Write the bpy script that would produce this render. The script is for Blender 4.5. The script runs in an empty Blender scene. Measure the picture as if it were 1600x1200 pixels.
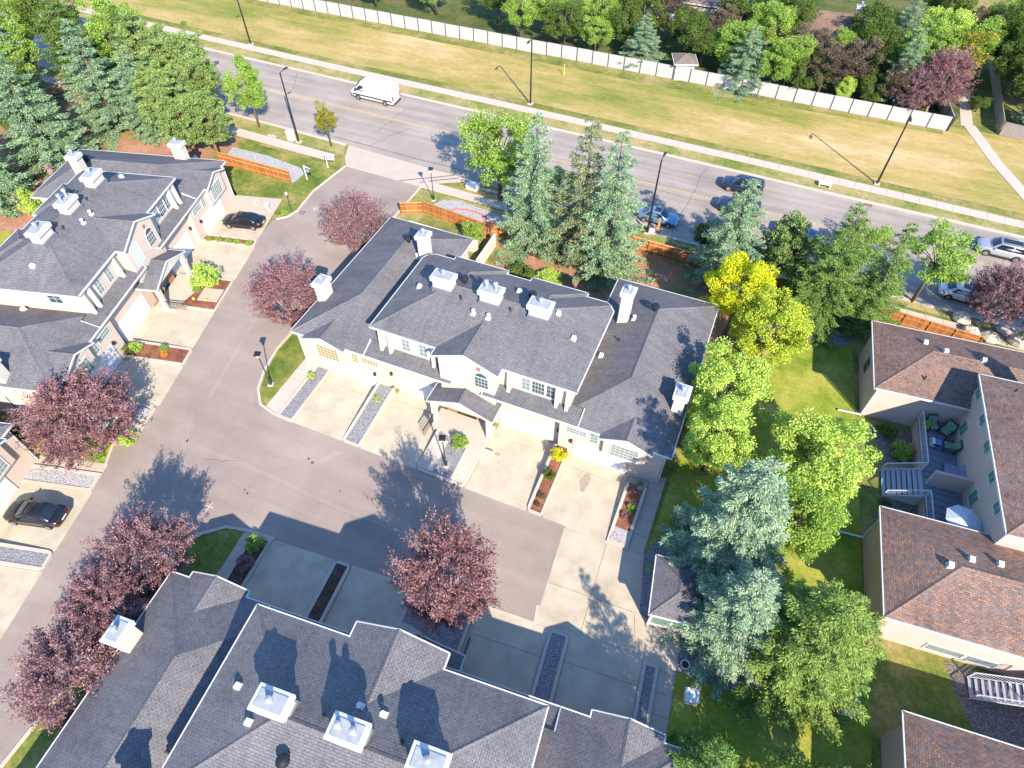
import bpy, math, random
import numpy as np
from mathutils import Vector, Matrix

scene = bpy.context.scene
COL = scene.collection
R = math.radians

# ------------------------------------------------------------------ camera
cam_data = bpy.data.cameras.new('camera')
cam = bpy.data.objects.new('camera', cam_data)
COL.objects.link(cam)
scene.camera = cam
cam_data.sensor_fit = 'HORIZONTAL'
cam_data.sensor_width = 36.0
cam_data.lens = 36.0 * 1012.3 / 1600.0
cam_data.clip_start = 0.5
cam_data.clip_end = 3000.0
cam.location = (0, 0, 45.0)
cam.rotation_mode = 'XYZ'
cam.matrix_world = (Matrix.Translation((0, 0, 45.0)) @ Matrix.Rotation(R(22.692), 4, 'Z')
                    @ Matrix.Rotation(R(90 - 50.71), 4, 'X') @ Matrix.Rotation(R(0.1145), 4, 'Z'))

# ------------------------------------------------------------------ light
SUN_EL = 35.0
SUN_AZ = R(136.4)          # direction the sunlight comes from, clockwise from +Y
world = bpy.data.worlds.new('World')
scene.world = world
world.use_nodes = True
wn = world.node_tree
for n in list(wn.nodes):
    wn.nodes.remove(n)
w_out = wn.nodes.new('ShaderNodeOutputWorld')
w_bg = wn.nodes.new('ShaderNodeBackground')
w_sky = wn.nodes.new('ShaderNodeTexSky')
w_sky.sky_type = 'NISHITA'
w_sky.sun_disc = False
w_sky.sun_elevation = R(SUN_EL)
w_sky.sun_rotation = SUN_AZ
w_sky.air_density = 1.0
w_sky.dust_density = 0.0
w_sky.ozone_density = 8.0
w_bg.inputs['Strength'].default_value = 0.15
wn.links.new(w_sky.outputs[0], w_bg.inputs[0])
wn.links.new(w_bg.outputs[0], w_out.inputs[0])

sun_data = bpy.data.lights.new('sun', 'SUN')
sun_data.energy = 3.6
sun_data.angle = R(0.55)
sun_data.color = (1.0, 0.9, 0.76)
sun = bpy.data.objects.new('sun', sun_data)
COL.objects.link(sun)
sun.location = (40, -40, 80)
sdir = Vector((-math.sin(SUN_AZ) * math.cos(R(SUN_EL)), -math.cos(SUN_AZ) * math.cos(R(SUN_EL)), -math.sin(R(SUN_EL))))
sun.rotation_euler = sdir.to_track_quat('-Z', 'Y').to_euler()

scene.view_settings.view_transform = 'Standard'
scene.view_settings.look = 'None'
scene.view_settings.exposure = 1.54
scene.view_settings.gamma = 1.0
scene.view_settings.use_curve_mapping = False
scene.cycles.max_bounces = 6
scene.cycles.diffuse_bounces = 3
scene.cycles.glossy_bounces = 3
scene.cycles.transmission_bounces = 4
scene.cycles.transparent_max_bounces = 6
scene.cycles.use_denoising = True
scene.cycles.caustics_reflective = False
scene.cycles.caustics_refractive = False

# ------------------------------------------------------------------ materials
MATS = {}


def nt_new(name):
    m = bpy.data.materials.new(name)
    m.use_nodes = True
    t = m.node_tree
    for n in list(t.nodes):
        t.nodes.remove(n)
    return m, t


def nd(t, typ, **kw):
    n = t.nodes.new(typ)
    for k, v in kw.items():
        if k in n.inputs:
            n.inputs[k].default_value = v
        else:
            setattr(n, k, v)
    return n


def c4(c):
    return (c[0], c[1], c[2], 1.0)


def coords(t, scale=(1, 1, 1), kind='Object'):
    tc = nd(t, 'ShaderNodeTexCoord')
    mp = nd(t, 'ShaderNodeMapping')
    mp.inputs['Scale'].default_value = scale
    t.links.new(tc.outputs[kind], mp.inputs['Vector'])
    return mp.outputs[0]


def noise(t, vec, scale, detail=4.0, rough=0.6):
    n = nd(t, 'ShaderNodeTexNoise')
    n.inputs['Scale'].default_value = scale
    n.inputs['Detail'].default_value = detail
    n.inputs['Roughness'].default_value = rough
    t.links.new(vec, n.inputs['Vector'])
    return n.outputs[0]


def ramp(t, fac, stops):
    r = nd(t, 'ShaderNodeValToRGB')
    el = r.color_ramp.elements
    while len(el) < len(stops):
        el.new(0.5)
    for e, (p, c) in zip(el, stops):
        e.position = p
        e.color = c4(c)
    t.links.new(fac, r.inputs[0])
    return r.outputs[0]


def mixc(t, fac, a, b, mode='MIX'):
    m = nd(t, 'ShaderNodeMix', data_type='RGBA', blend_type=mode)
    for sock, v in ((m.inputs[0], fac), (m.inputs[6], a), (m.inputs[7], b)):
        if hasattr(v, 'links'):
            t.links.new(v, sock)
        elif isinstance(v, (int, float)):
            sock.default_value = v
        else:
            sock.default_value = c4(v)
    return m.outputs[2]


def finish(t, m, color, rough=0.8, bump=None, bump_d=0.02, metallic=0.0, spec=0.3, coat=0.0):
    out = nd(t, 'ShaderNodeOutputMaterial')
    b = nd(t, 'ShaderNodeBsdfPrincipled')
    if hasattr(color, 'links'):
        t.links.new(color, b.inputs['Base Color'])
    else:
        b.inputs['Base Color'].default_value = c4(color)
    b.inputs['Roughness'].default_value = rough
    b.inputs['Metallic'].default_value = metallic
    b.inputs['Specular IOR Level'].default_value = spec
    b.inputs['Coat Weight'].default_value = coat
    if bump is not None:
        bp = nd(t, 'ShaderNodeBump')
        bp.inputs['Strength'].default_value = 1.0
        bp.inputs['Distance'].default_value = bump_d
        t.links.new(bump, bp.inputs['Height'])
        t.links.new(bp.outputs[0], b.inputs['Normal'])
    t.links.new(b.outputs[0], out.inputs[0])
    return m


def plain(name, c, rough=0.7, var=0.12, scale=1.5, metallic=0.0, spec=0.3, coat=0.0, bump=0.0):
    m, t = nt_new(name)
    v = coords(t)
    f = noise(t, v, scale, 5, 0.65)
    lo = tuple(x * (1 - var) for x in c)
    hi = tuple(min(1, x * (1 + var)) for x in c)
    col = ramp(t, f, [(0.3, lo), (0.7, hi)])
    bm = noise(t, v, 30, 3) if bump else None
    MATS[name] = finish(t, m, col, rough, bm, bump, metallic, spec, coat)
    return MATS[name]


def patchy(name, stops, s1=0.25, s2=3.0, stretch=(1, 1, 1), fine=25.0, rough=0.95, bump=0.02, fine_amt=0.35):
    """ground cover: two noise scales through a ramp, fine speckle on top"""
    m, t = nt_new(name)
    v = coords(t, stretch)
    v0 = coords(t)
    a = noise(t, v, s1, 4, 0.6)
    b = noise(t, v, s2, 5, 0.7)
    mx = nd(t, 'ShaderNodeMath', operation='MULTIPLY_ADD')
    t.links.new(b, mx.inputs[0])
    mx.inputs[1].default_value = 0.55
    ad = nd(t, 'ShaderNodeMath', operation='MULTIPLY_ADD')
    t.links.new(a, ad.inputs[0])
    ad.inputs[1].default_value = 1.0
    ad.inputs[2].default_value = -0.275
    t.links.new(ad.outputs[0], mx.inputs[2])
    col = ramp(t, mx.outputs[0], stops)
    f = noise(t, v0, fine, 3, 0.8)
    sp = ramp(t, f, [(0.3, (1 - fine_amt,) * 3), (0.7, (1 + fine_amt,) * 3)])
    col = mixc(t, 1.0, col, sp, 'MULTIPLY')
    md = noise(t, v, 3.3, 6, 0.8)
    ms = ramp(t, md, [(0.32, (0.74, 0.76, 0.74)), (0.5, (1, 1, 1)), (0.68, (1.22, 1.18, 1.2))])
    col = mixc(t, 1.0, col, ms, 'MULTIPLY')
    MATS[name] = finish(t, m, col, rough, f, bump, 0, 0.1)
    return MATS[name]


def shingle(name, c1, c2, dark, tint, row=0.145, width=0.31):
    m, t = nt_new(name)
    tc = nd(t, 'ShaderNodeTexCoord')
    br = nd(t, 'ShaderNodeTexBrick')
    br.offset = 0.5
    br.inputs['Scale'].default_value = 1.0
    br.inputs['Brick Width'].default_value = width
    br.inputs['Row Height'].default_value = row
    br.inputs['Mortar Size'].default_value = 0.012
    br.inputs['Mortar Smooth'].default_value = 0.3
    br.inputs['Color1'].default_value = c4(c1)
    br.inputs['Color2'].default_value = c4(c2)
    br.inputs['Mortar'].default_value = c4(dark)
    t.links.new(tc.outputs['UV'], br.inputs['Vector'])
    wn_ = noise(t, coords(t), 3.2, 5, 0.85)
    wm = ramp(t, wn_, [(0.42, (0.0, 0.0, 0.0)), (0.62, (1.0, 1.0, 1.0))])
    bcol = mixc(t, wm, br.outputs['Color'], tuple(0.5 * a + 0.5 * b for a, b in zip(c1, (sum(c2) / 3,) * 3)))
    big = noise(t, coords(t), 0.35, 4, 0.65)
    st = ramp(t, big, [(0.3, tuple(0.84 * x for x in tint)), (0.7, tuple(1.14 * x for x in tint))])
    col = mixc(t, 1.0, bcol, st, 'MULTIPLY')
    uvm = nd(t, 'ShaderNodeMapping')
    uvm.inputs['Scale'].default_value = (1.6, 0.16, 1.0)
    t.links.new(tc.outputs['UV'], uvm.inputs['Vector'])
    sk = noise(t, uvm.outputs[0], 1.0, 5, 0.7)
    sks = ramp(t, sk, [(0.32, (0.84, 0.84, 0.85)), (0.5, (1, 1, 1)), (0.7, (1.12, 1.11, 1.1))])
    col = mixc(t, 1.0, col, sks, 'MULTIPLY')
    fine = noise(t, coords(t), 9.0, 4, 0.8)
    fs = ramp(t, fine, [(0.3, (0.72,) * 3), (0.7, (1.3,) * 3)])
    col = mixc(t, 1.0, col, fs, 'MULTIPLY')
    inv = nd(t, 'ShaderNodeMath', operation='SUBTRACT')
    inv.inputs[0].default_value = 1.0
    t.links.new(br.outputs['Fac'], inv.inputs[1])
    MATS[name] = finish(t, m, col, 0.9, inv.outputs[0], 0.02, 0, 0.25)
    return MATS[name]


def leafy(name, stops, trans=0.28, nscale=0.5):
    m, t = nt_new(name)
    out = nd(t, 'ShaderNodeOutputMaterial')
    geo = nd(t, 'ShaderNodeNewGeometry')
    nz = noise(t, coords(t), nscale, 3, 0.6)
    ad = nd(t, 'ShaderNodeMath', operation='MULTIPLY_ADD')
    t.links.new(nz, ad.inputs[0])
    ad.inputs[1].default_value = 0.9
    sub = nd(t, 'ShaderNodeMath', operation='MULTIPLY_ADD')
    t.links.new(geo.outputs['Random Per Island'], sub.inputs[0])
    sub.inputs[1].default_value = 0.6
    sub.inputs[2].default_value = -0.25
    t.links.new(sub.outputs[0], ad.inputs[2])
    col = ramp(t, ad.outputs[0], stops)
    d = nd(t, 'ShaderNodeBsdfDiffuse')
    tr = nd(t, 'ShaderNodeBsdfTranslucent')
    mx = nd(t, 'ShaderNodeMixShader')
    mx.inputs[0].default_value = trans
    t.links.new(col, d.inputs[0])
    t.links.new(col, tr.inputs[0])
    t.links.new(d.outputs[0], mx.inputs[1])
    t.links.new(tr.outputs[0], mx.inputs[2])
    t.links.new(mx.outputs[0], out.inputs[0])
    MATS[name] = m
    return m


def asphalt(name, c, streak, speck=0.18, ang=0.0):
    m, t = nt_new(name)
    tc = nd(t, 'ShaderNodeTexCoord')
    mp = nd(t, 'ShaderNodeMapping')
    mp.inputs['Rotation'].default_value = (0, 0, ang)
    mp.inputs['Scale'].default_value = (0.05, 1.0, 1.0)
    t.links.new(tc.outputs['Object'], mp.inputs['Vector'])
    v = coords(t)
    base = noise(t, v, 0.16, 5, 0.65)
    col = ramp(t, base, [(0.32, tuple(x * 0.84 for x in c)), (0.68, tuple(x * 1.14 for x in c))])
    st = noise(t, mp.outputs[0], 0.9, 4, 0.6)
    s2 = ramp(t, st, [(0.35, (1 - streak,) * 3), (0.65, (1 + streak * 0.6,) * 3)])
    col = mixc(t, 1.0, col, s2, 'MULTIPLY')
    f = noise(t, v, 14, 4, 0.85)
    sp = ramp(t, f, [(0.25, (1 - speck,) * 3), (0.75, (1 + speck,) * 3)])
    col = mixc(t, 1.0, col, sp, 'MULTIPLY')
    spot = noise(t, v, 0.9, 6, 0.8)
    stain = ramp(t, spot, [(0.66, (1, 1, 1)), (0.8, (0.72, 0.7, 0.68))])
    col = mixc(t, 1.0, col, stain, 'MULTIPLY')
    MATS[name] = finish(t, m, col, 0.85, f, 0.01, 0, 0.3)
    return MATS[name]


def concrete(name, c, blot=0.12):
    m, t = nt_new(name)
    v = coords(t)
    a = noise(t, v, 0.45, 6, 0.7)
    col = ramp(t, a, [(0.3, tuple(x * (1 - blot) for x in c)), (0.7, tuple(x * (1 + blot * 0.6) for x in c))])
    b = noise(t, v, 2.2, 6, 0.75)
    st = ramp(t, b, [(0.6, (1, 1, 1)), (0.85, (0.82, 0.76, 0.66))])
    col = mixc(t, 1.0, col, st, 'MULTIPLY')
    f = noise(t, v, 22, 3, 0.8)
    sp = ramp(t, f, [(0.3, (0.93,) * 3), (0.7, (1.07,) * 3)])
    col = mixc(t, 1.0, col, sp, 'MULTIPLY')
    MATS[name] = finish(t, m, col, 0.9, f, 0.006, 0, 0.2)
    return MATS[name]


def gravel(name, lo, mid, hi, scale=9.0):
    m, t = nt_new(name)
    v = coords(t)
    vo = nd(t, 'ShaderNodeTexVoronoi')
    vo.inputs['Scale'].default_value = scale
    t.links.new(v, vo.inputs['Vector'])
    sep = nd(t, 'ShaderNodeSeparateColor')
    t.links.new(vo.outputs['Color'], sep.inputs[0])
    col = ramp(t, sep.outputs[0], [(0.0, lo), (0.5, mid), (1.0, hi)])
    dk = ramp(t, vo.outputs['Distance'], [(0.35, (1, 1, 1)), (0.75, (0.45, 0.45, 0.45))])
    col = mixc(t, 1.0, col, dk, 'MULTIPLY')
    inv = nd(t, 'ShaderNodeMath', operation='SUBTRACT')
    inv.inputs[0].default_value = 1.0
    t.links.new(vo.outputs['Distance'], inv.inputs[1])
    MATS[name] = finish(t, m, col, 0.9, inv.outputs[0], 0.05, 0, 0.2)
    return MATS[name]


def glassy(name, c, rough=0.08):
    m, t = nt_new(name)
    MATS[name] = finish(t, m, c, rough, None, 0, 0.0, 0.8, 0.0)
    return MATS[name]


def wood(name, c, var=0.3):
    m, t = nt_new(name)
    v = coords(t, (6, 6, 0.6))
    f = noise(t, v, 1.5, 5, 0.7)
    g = nd(t, 'ShaderNodeObjectInfo')
    col = ramp(t, f, [(0.25, tuple(x * (1 - var) for x in c)), (0.75, tuple(min(1, x * (1 + var)) for x in c))])
    rn = ramp(t, g.outputs['Random'], [(0.0, (0.75,) * 3), (1.0, (1.25,) * 3)])
    col = mixc(t, 1.0, col, rn, 'MULTIPLY')
    MATS[name] = finish(t, m, col, 0.8, f, 0.01, 0, 0.2)
    return MATS[name]


patchy('lawn', [(0.3, (0.095, 0.127, 0.029)), (0.48, (0.179, 0.186, 0.046)), (0.66, (0.336, 0.245, 0.111))], 0.2, 1.2, fine=12)
patchy('verge', [(0.3, (0.121, 0.175, 0.033)), (0.48, (0.242, 0.232, 0.072)), (0.66, (0.383, 0.288, 0.144))], 0.25, 1.2, fine=12)
patchy('dry_field', [(0.26, (0.136, 0.178, 0.029)), (0.4, (0.248, 0.232, 0.060)), (0.5, (0.350, 0.270, 0.089)), (0.6, (0.428, 0.307, 0.129)), (0.74, (0.541, 0.400, 0.210))],
       0.09, 0.55, (0.3, 1.0, 1.0), 9.0, fine_amt=0.4)
patchy('needle_soil', [(0.3, (0.13, 0.15, 0.035)), (0.42, (0.27, 0.21, 0.085)), (0.52, (0.34, 0.17, 0.1)), (0.7, (0.42, 0.23, 0.15))], 0.2, 0.9, fine=10)
patchy('green_lawn', [(0.3, (0.069, 0.114, 0.021)), (0.5, (0.149, 0.180, 0.036)), (0.7, (0.345, 0.257, 0.091))], 0.3, 1.3, fine=12)
patchy('yellow_lawn', [(0.3, (0.13, 0.2, 0.022)), (0.5, (0.25, 0.28, 0.04)), (0.7, (0.38, 0.33, 0.085))], 0.28, 1.2, fine=12)
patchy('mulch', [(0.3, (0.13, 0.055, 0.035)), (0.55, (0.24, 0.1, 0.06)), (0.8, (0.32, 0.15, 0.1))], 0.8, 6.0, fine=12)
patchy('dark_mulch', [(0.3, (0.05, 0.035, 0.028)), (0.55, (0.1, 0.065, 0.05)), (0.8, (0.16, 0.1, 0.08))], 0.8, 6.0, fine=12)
asphalt('road_asphalt', (0.315, 0.264, 0.221), 0.17)
asphalt('lane_asphalt', (0.291, 0.232, 0.192), 0.07)
asphalt('patch_asphalt', (0.255, 0.21, 0.178), 0.05)
asphalt('scuff', (0.308, 0.249, 0.208), 0.05)
asphalt('tar', (0.075, 0.066, 0.064), 0.05)
concrete('concrete', (0.475, 0.4, 0.295), 0.24)
concrete('pale_concrete', (0.48, 0.41, 0.335), 0.08)
concrete('walk_concrete', (0.45, 0.375, 0.3), 0.08)
gravel('white_gravel', (0.401, 0.394, 0.396), (0.531, 0.499, 0.495), (0.661, 0.626, 0.594), 16.0)
gravel('grey_gravel', (0.22, 0.22, 0.235), (0.32, 0.31, 0.32), (0.43, 0.42, 0.43), 16.0)
gravel('brown_gravel', (0.15, 0.13, 0.115), (0.23, 0.2, 0.175), (0.32, 0.29, 0.26), 14.0)
shingle('slate_shingle', (0.128, 0.120, 0.124), (0.180, 0.167, 0.170), (0.070, 0.067, 0.069), (1, 1, 1))
shingle('brown_shingle', (0.144, 0.088, 0.068), (0.356, 0.174, 0.098), (0.064, 0.043, 0.037), (1, 1, 1))
shingle('tan_shingle', (0.2, 0.145, 0.115), (0.26, 0.19, 0.15), (0.12, 0.085, 0.07), (1, 1, 1))
concrete('damp_concrete', (0.34, 0.27, 0.2), 0.25)
plain('stucco', (0.55, 0.445, 0.36), 0.9, 0.05, 1.0, bump=0.004)
plain('white_stucco', (0.54, 0.49, 0.42), 0.9, 0.04, 1.0, bump=0.004)
plain('pink_stucco', (0.56, 0.41, 0.35), 0.9, 0.05, 1.0, bump=0.004)
plain('white_trim', (0.56, 0.55, 0.53), 0.5, 0.04)
plain('white_paint', (0.66, 0.65, 0.63), 0.45, 0.03)
plain('chimney_metal', (0.3, 0.31, 0.32), 0.7, 0.2, 2.5)
plain('black_metal', (0.018, 0.019, 0.022), 0.45, 0.15)
plain('dark_metal', (0.035, 0.038, 0.042), 0.5, 0.15)
plain('grey_metal', (0.3, 0.31, 0.32), 0.4, 0.1, metallic=0.6)
plain('vinyl_fence', (0.44, 0.405, 0.385), 0.7, 0.05, 0.4)
wood('cedar', (0.36, 0.135, 0.042))
wood('cedar_rail', (0.48, 0.26, 0.1))
wood('grey_wood', (0.3, 0.26, 0.22))
plain('bark', (0.13, 0.1, 0.08), 0.9, 0.3, 6.0)
plain('pale_bark', (0.3, 0.235, 0.215), 0.9, 0.25, 6.0)
plain('pine_bark', (0.27, 0.14, 0.085), 0.9, 0.3, 4.0)
leafy('pale_spruce', [(0.05, (0.082, 0.158, 0.088)), (0.42, (0.221, 0.336, 0.197)), (0.68, (0.386, 0.495, 0.297)), (0.95, (0.515, 0.541, 0.297))], 0.06, 0.7)
leafy('gold_spruce', [(0.05, (0.072, 0.131, 0.024)), (0.45, (0.193, 0.287, 0.060)), (0.95, (0.387, 0.451, 0.119))], 0.08, 0.8)
leafy('blue_spruce', [(0.05, (0.056, 0.120, 0.058)), (0.42, (0.166, 0.270, 0.144)), (0.68, (0.332, 0.459, 0.257)), (0.95, (0.464, 0.505, 0.234))], 0.06, 0.9)
leafy('cone_spruce', [(0.05, (0.064, 0.102, 0.044)), (0.42, (0.160, 0.219, 0.111)), (0.66, (0.287, 0.326, 0.162)), (0.9, (0.425, 0.286, 0.096))], 0.06, 0.6)
leafy('green_spruce', [(0.05, (0.036, 0.085, 0.017)), (0.45, (0.122, 0.212, 0.047)), (0.95, (0.294, 0.378, 0.094))], 0.06, 0.9)
leafy('pine_needles', [(0.05, (0.067, 0.123, 0.032)), (0.45, (0.179, 0.269, 0.079)), (0.95, (0.370, 0.426, 0.147))], 0.06, 0.9)
leafy('green_leaf', [(0.1, (0.116, 0.218, 0.040)), (0.5, (0.292, 0.435, 0.075)), (0.95, (0.524, 0.636, 0.147))], 0.35, 0.6)
leafy('dark_leaf', [(0.1, (0.047, 0.094, 0.021)), (0.5, (0.115, 0.175, 0.036)), (0.95, (0.230, 0.275, 0.070))], 0.3, 0.6)
leafy('lime_leaf', [(0.1, (0.203, 0.329, 0.069)), (0.5, (0.442, 0.608, 0.105)), (0.95, (0.747, 0.756, 0.187))], 0.3, 0.5)
leafy('yellow_lime_leaf', [(0.05, (0.242, 0.342, 0.034)), (0.45, (0.428, 0.522, 0.057)), (0.95, (0.632, 0.627, 0.081))], 0.3, 0.5)
leafy('yellow_leaf', [(0.05, (0.318, 0.409, 0.018)), (0.45, (0.656, 0.658, 0.031)), (0.95, (0.855, 0.810, 0.062))], 0.4, 0.5)
leafy('autumn_leaf', [(0.1, (0.12, 0.17, 0.025)), (0.5, (0.27, 0.29, 0.04)), (0.95, (0.5, 0.29, 0.05))], 0.35, 1.2)
leafy('plum_brown', [(0.1, (0.086, 0.066, 0.072)), (0.5, (0.292, 0.144, 0.149)), (0.95, (0.566, 0.347, 0.320))], 0.25, 0.9)
leafy('plum_leaf', [(0.1, (0.082, 0.067, 0.074)), (0.5, (0.279, 0.146, 0.153)), (0.95, (0.541, 0.352, 0.328))], 0.25, 0.9)
leafy('plum_rust', [(0.1, (0.080, 0.054, 0.069)), (0.5, (0.309, 0.145, 0.142)), (0.95, (0.520, 0.323, 0.283))], 0.25, 0.9)
leafy('brown_leaf', [(0.1, (0.07, 0.055, 0.04)), (0.5, (0.17, 0.13, 0.09)), (0.95, (0.27, 0.2, 0.13))], 0.25, 0.8)
leafy('flower_white', [(0.1, (0.5, 0.45, 0.35)), (0.95, (0.8, 0.75, 0.65))], 0.2)
leafy('flower_orange', [(0.1, (0.6, 0.22, 0.03)), (0.95, (0.8, 0.35, 0.05))], 0.2)
glassy('window_glass', (0.045, 0.075, 0.075), 0.06)
glassy('blind_glass', (0.2, 0.25, 0.23), 0.12)
glassy('gold_glass', (0.3, 0.215, 0.055), 0.12)
glassy('green_glass', (0.13, 0.22, 0.18), 0.1)
glassy('car_glass', (0.012, 0.018, 0.022), 0.04)
plain('tyre', (0.02, 0.02, 0.021), 0.9, 0.2)
plain('rim', (0.42, 0.42, 0.43), 0.3, 0.1, metallic=0.7)
plain('red_lens', (0.4, 0.015, 0.02), 0.2, 0.05)
plain('clear_lens', (0.6, 0.62, 0.64), 0.1, 0.05)
plain('yellow_paint', (0.47, 0.35, 0.14), 0.8, 0.35, 3.0)
plain('deck_board', (0.17, 0.19, 0.23), 0.7, 0.15)
plain('stair_tread', (0.36, 0.37, 0.41), 0.7, 0.08)
plain('rail_paint', (0.6, 0.64, 0.66), 0.4, 0.05)
plain('cushion', (0.16, 0.28, 0.17), 0.9, 0.2, 6.0)
plain('blue_cloth', (0.1, 0.2, 0.5), 0.9, 0.1)
plain('striped_cloth', (0.24, 0.25, 0.36), 0.9, 0.3, 8.0)
plain('umbrella_cloth', (0.5, 0.53, 0.56), 0.9, 0.05)
plain('pink_toy', (0.75, 0.2, 0.4), 0.5, 0.2)
plain('red_hose', (0.7, 0.12, 0.11), 0.5, 0.1)
plain('blue_box', (0.015, 0.05, 0.22), 0.4, 0.1)
plain('brick_red', (0.3, 0.15, 0.1), 0.9, 0.2)
plain('terracotta', (0.42, 0.22, 0.13), 0.8, 0.15)
plain('yellow_post', (0.7, 0.55, 0.06), 0.6, 0.1)
plain('lantern_glass', (0.7, 0.68, 0.6), 0.2, 0.05)

# ------------------------------------------------------------------ mesh helpers
class MB:
    def __init__(self):
        self.v = []
        self.f = []
        self.uv = []

    def face(self, pts, uv=None):
        i = len(self.v)
        self.v.extend([tuple(p) for p in pts])
        self.f.append(tuple(range(i, i + len(pts))))
        self.uv.append(uv)
        return self

    def box(self, x0, x1, y0, y1, z0, z1):
        p = [(x0, y0, z0), (x1, y0, z0), (x1, y1, z0), (x0, y1, z0), (x0, y0, z1), (x1, y0, z1), (x1, y1, z1), (x0, y1, z1)]
        i = len(self.v)
        self.v.extend(p)
        for q in ((3, 2, 1, 0), (4, 5, 6, 7), (0, 1, 5, 4), (1, 2, 6, 5), (2, 3, 7, 6), (3, 0, 4, 7)):
            self.f.append(tuple(i + k for k in q))
            self.uv.append(None)
        return self

    def hexa(self, p):
        """8 points: 4 bottom (ccw), 4 top"""
        i = len(self.v)
        self.v.extend([tuple(q) for q in p])
        for q in ((3, 2, 1, 0), (4, 5, 6, 7), (0, 1, 5, 4), (1, 2, 6, 5), (2, 3, 7, 6), (3, 0, 4, 7)):
            self.f.append(tuple(i + k for k in q))
            self.uv.append(None)
        return self

    def prism(self, poly, z0, z1):
        n = len(poly)
        a = sum(poly[k][0] * poly[(k + 1) % n][1] - poly[(k + 1) % n][0] * poly[k][1] for k in range(n))
        if a < 0:
            poly = poly[::-1]
        i = len(self.v)
        self.v.extend([(p[0], p[1], z0) for p in poly])
        self.v.extend([(p[0], p[1], z1) for p in poly])
        self.f.append(tuple(i + k for k in range(n))[::-1])
        self.f.append(tuple(i + n + k for k in range(n)))
        self.uv += [None, None]
        for k in range(n):
            l = (k + 1) % n
            self.f.append((i + k, i + l, i + n + l, i + n + k))
            self.uv.append(None)
        return self

    def vprism(self, poly, axis, a0, a1):
        """polygon in a vertical plane, extruded along axis 'x' or 'y' ; poly of (h, z)"""
        n = len(poly)
        i = len(self.v)
        for a in (a0, a1):
            for h, z in poly:
                self.v.append((a, h, z) if axis == 'x' else (h, a, z))
        self.f.append(tuple(i + k for k in range(n)))
        self.f.append(tuple(i + n + k for k in range(n))[::-1])
        self.uv += [None, None]
        for k in range(n):
            l = (k + 1) % n
            self.f.append((i + k, i + n + k, i + n + l, i + l))
            self.uv.append(None)
        return self

    def tube(self, pts, rad, n=6, cap=True):
        pts = [Vector(p) for p in pts]
        if not isinstance(rad, (list, tuple)):
            rad = [rad] * len(pts)
        i = len(self.v)
        ref = None
        for k, p in enumerate(pts):
            d = (pts[min(k + 1, len(pts) - 1)] - pts[max(k - 1, 0)]).normalized()
            if ref is None:
                ref = Vector((1, 0, 0)) if abs(d.x) < 0.8 else Vector((0, 1, 0))
            s = d.cross(ref).normalized()
            u = s.cross(d).normalized()
            ref = u
            for j in range(n):
                a = 2 * math.pi * j / n
                self.v.append(tuple(p + (s * math.cos(a) + u * math.sin(a)) * rad[k]))
        for k in range(len(pts) - 1):
            for j in range(n):
                l = (j + 1) % n
                self.f.append((i + k * n + j, i + k * n + l, i + (k + 1) * n + l, i + (k + 1) * n + j))
                self.uv.append(None)
        if cap:
            self.f.append(tuple(i + j for j in range(n))[::-1])
            self.f.append(tuple(i + (len(pts) - 1) * n + j for j in range(n)))
            self.uv += [None, None]
        return self

    def lathe(self, prof, n=12, c=(0, 0)):
        """profile of (r, z) turned round z"""
        i = len(self.v)
        for r, z in prof:
            for j in range(n):
                a = 2 * math.pi * j / n
                self.v.append((c[0] + r * math.cos(a), c[1] + r * math.sin(a), z))
        for k in range(len(prof) - 1):
            for j in range(n):
                l = (j + 1) % n
                self.f.append((i + k * n + j, i + k * n + l, i + (k + 1) * n + l, i + (k + 1) * n + j))
                self.uv.append(None)
        self.f.append(tuple(i + j for j in range(n))[::-1])
        self.f.append(tuple(i + (len(prof) - 1) * n + j for j in range(n)))
        self.uv += [None, None]
        return self

    def mesh(self, name, mat, smooth=False):
        me = bpy.data.meshes.new(name)
        me.from_pydata(self.v, [], self.f)
        if any(u is not None for u in self.uv):
            lay = me.uv_layers.new(name='UVMap')
            for p, u in zip(me.polygons, self.uv):
                if u is not None:
                    for li, q in zip(p.loop_indices, u):
                        lay.data[li].uv = q
        me.materials.append(MATS[mat])
        if smooth:
            me.polygons.foreach_set('use_smooth', [True] * len(me.polygons))
        me.update()
        return me

    def build(self, name, mat, parent=None, smooth=False, label=None):
        return link(name, self.mesh(name, mat, smooth), parent, label)


def link(name, me, parent=None, label=None, loc=None, rz=None):
    o = bpy.data.objects.new(name, me)
    COL.objects.link(o)
    if parent is not None:
        o.parent = parent
    if label:
        o['label'] = label
    if loc is not None:
        o.location = loc
    if rz is not None:
        o.rotation_euler = (0, 0, rz)
    return o


def tag(o, label, cat, group=None, kind=None):
    o['label'] = label
    o['category'] = cat
    if group:
        o['group'] = group
    if kind:
        o['kind'] = kind
    return o


def thing(name, label, cat, loc=(0, 0, 0), rz=0.0, group=None):
    o = bpy.data.objects.new(name, None)
    COL.objects.link(o)
    o.location = loc
    o.rotation_euler = (0, 0, rz)
    o.empty_display_size = 0.3
    return tag(o, label, cat, group)


KIDS = {}


def copy_tree(o, parent=None):
    c = o.copy()
    COL.objects.link(c)
    c.parent = parent
    for ch in list(o.children):
        copy_tree(ch, c)
    return c


def struct(o, label=None):
    o['kind'] = 'structure'
    if label:
        o['label'] = label
    return o


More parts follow.
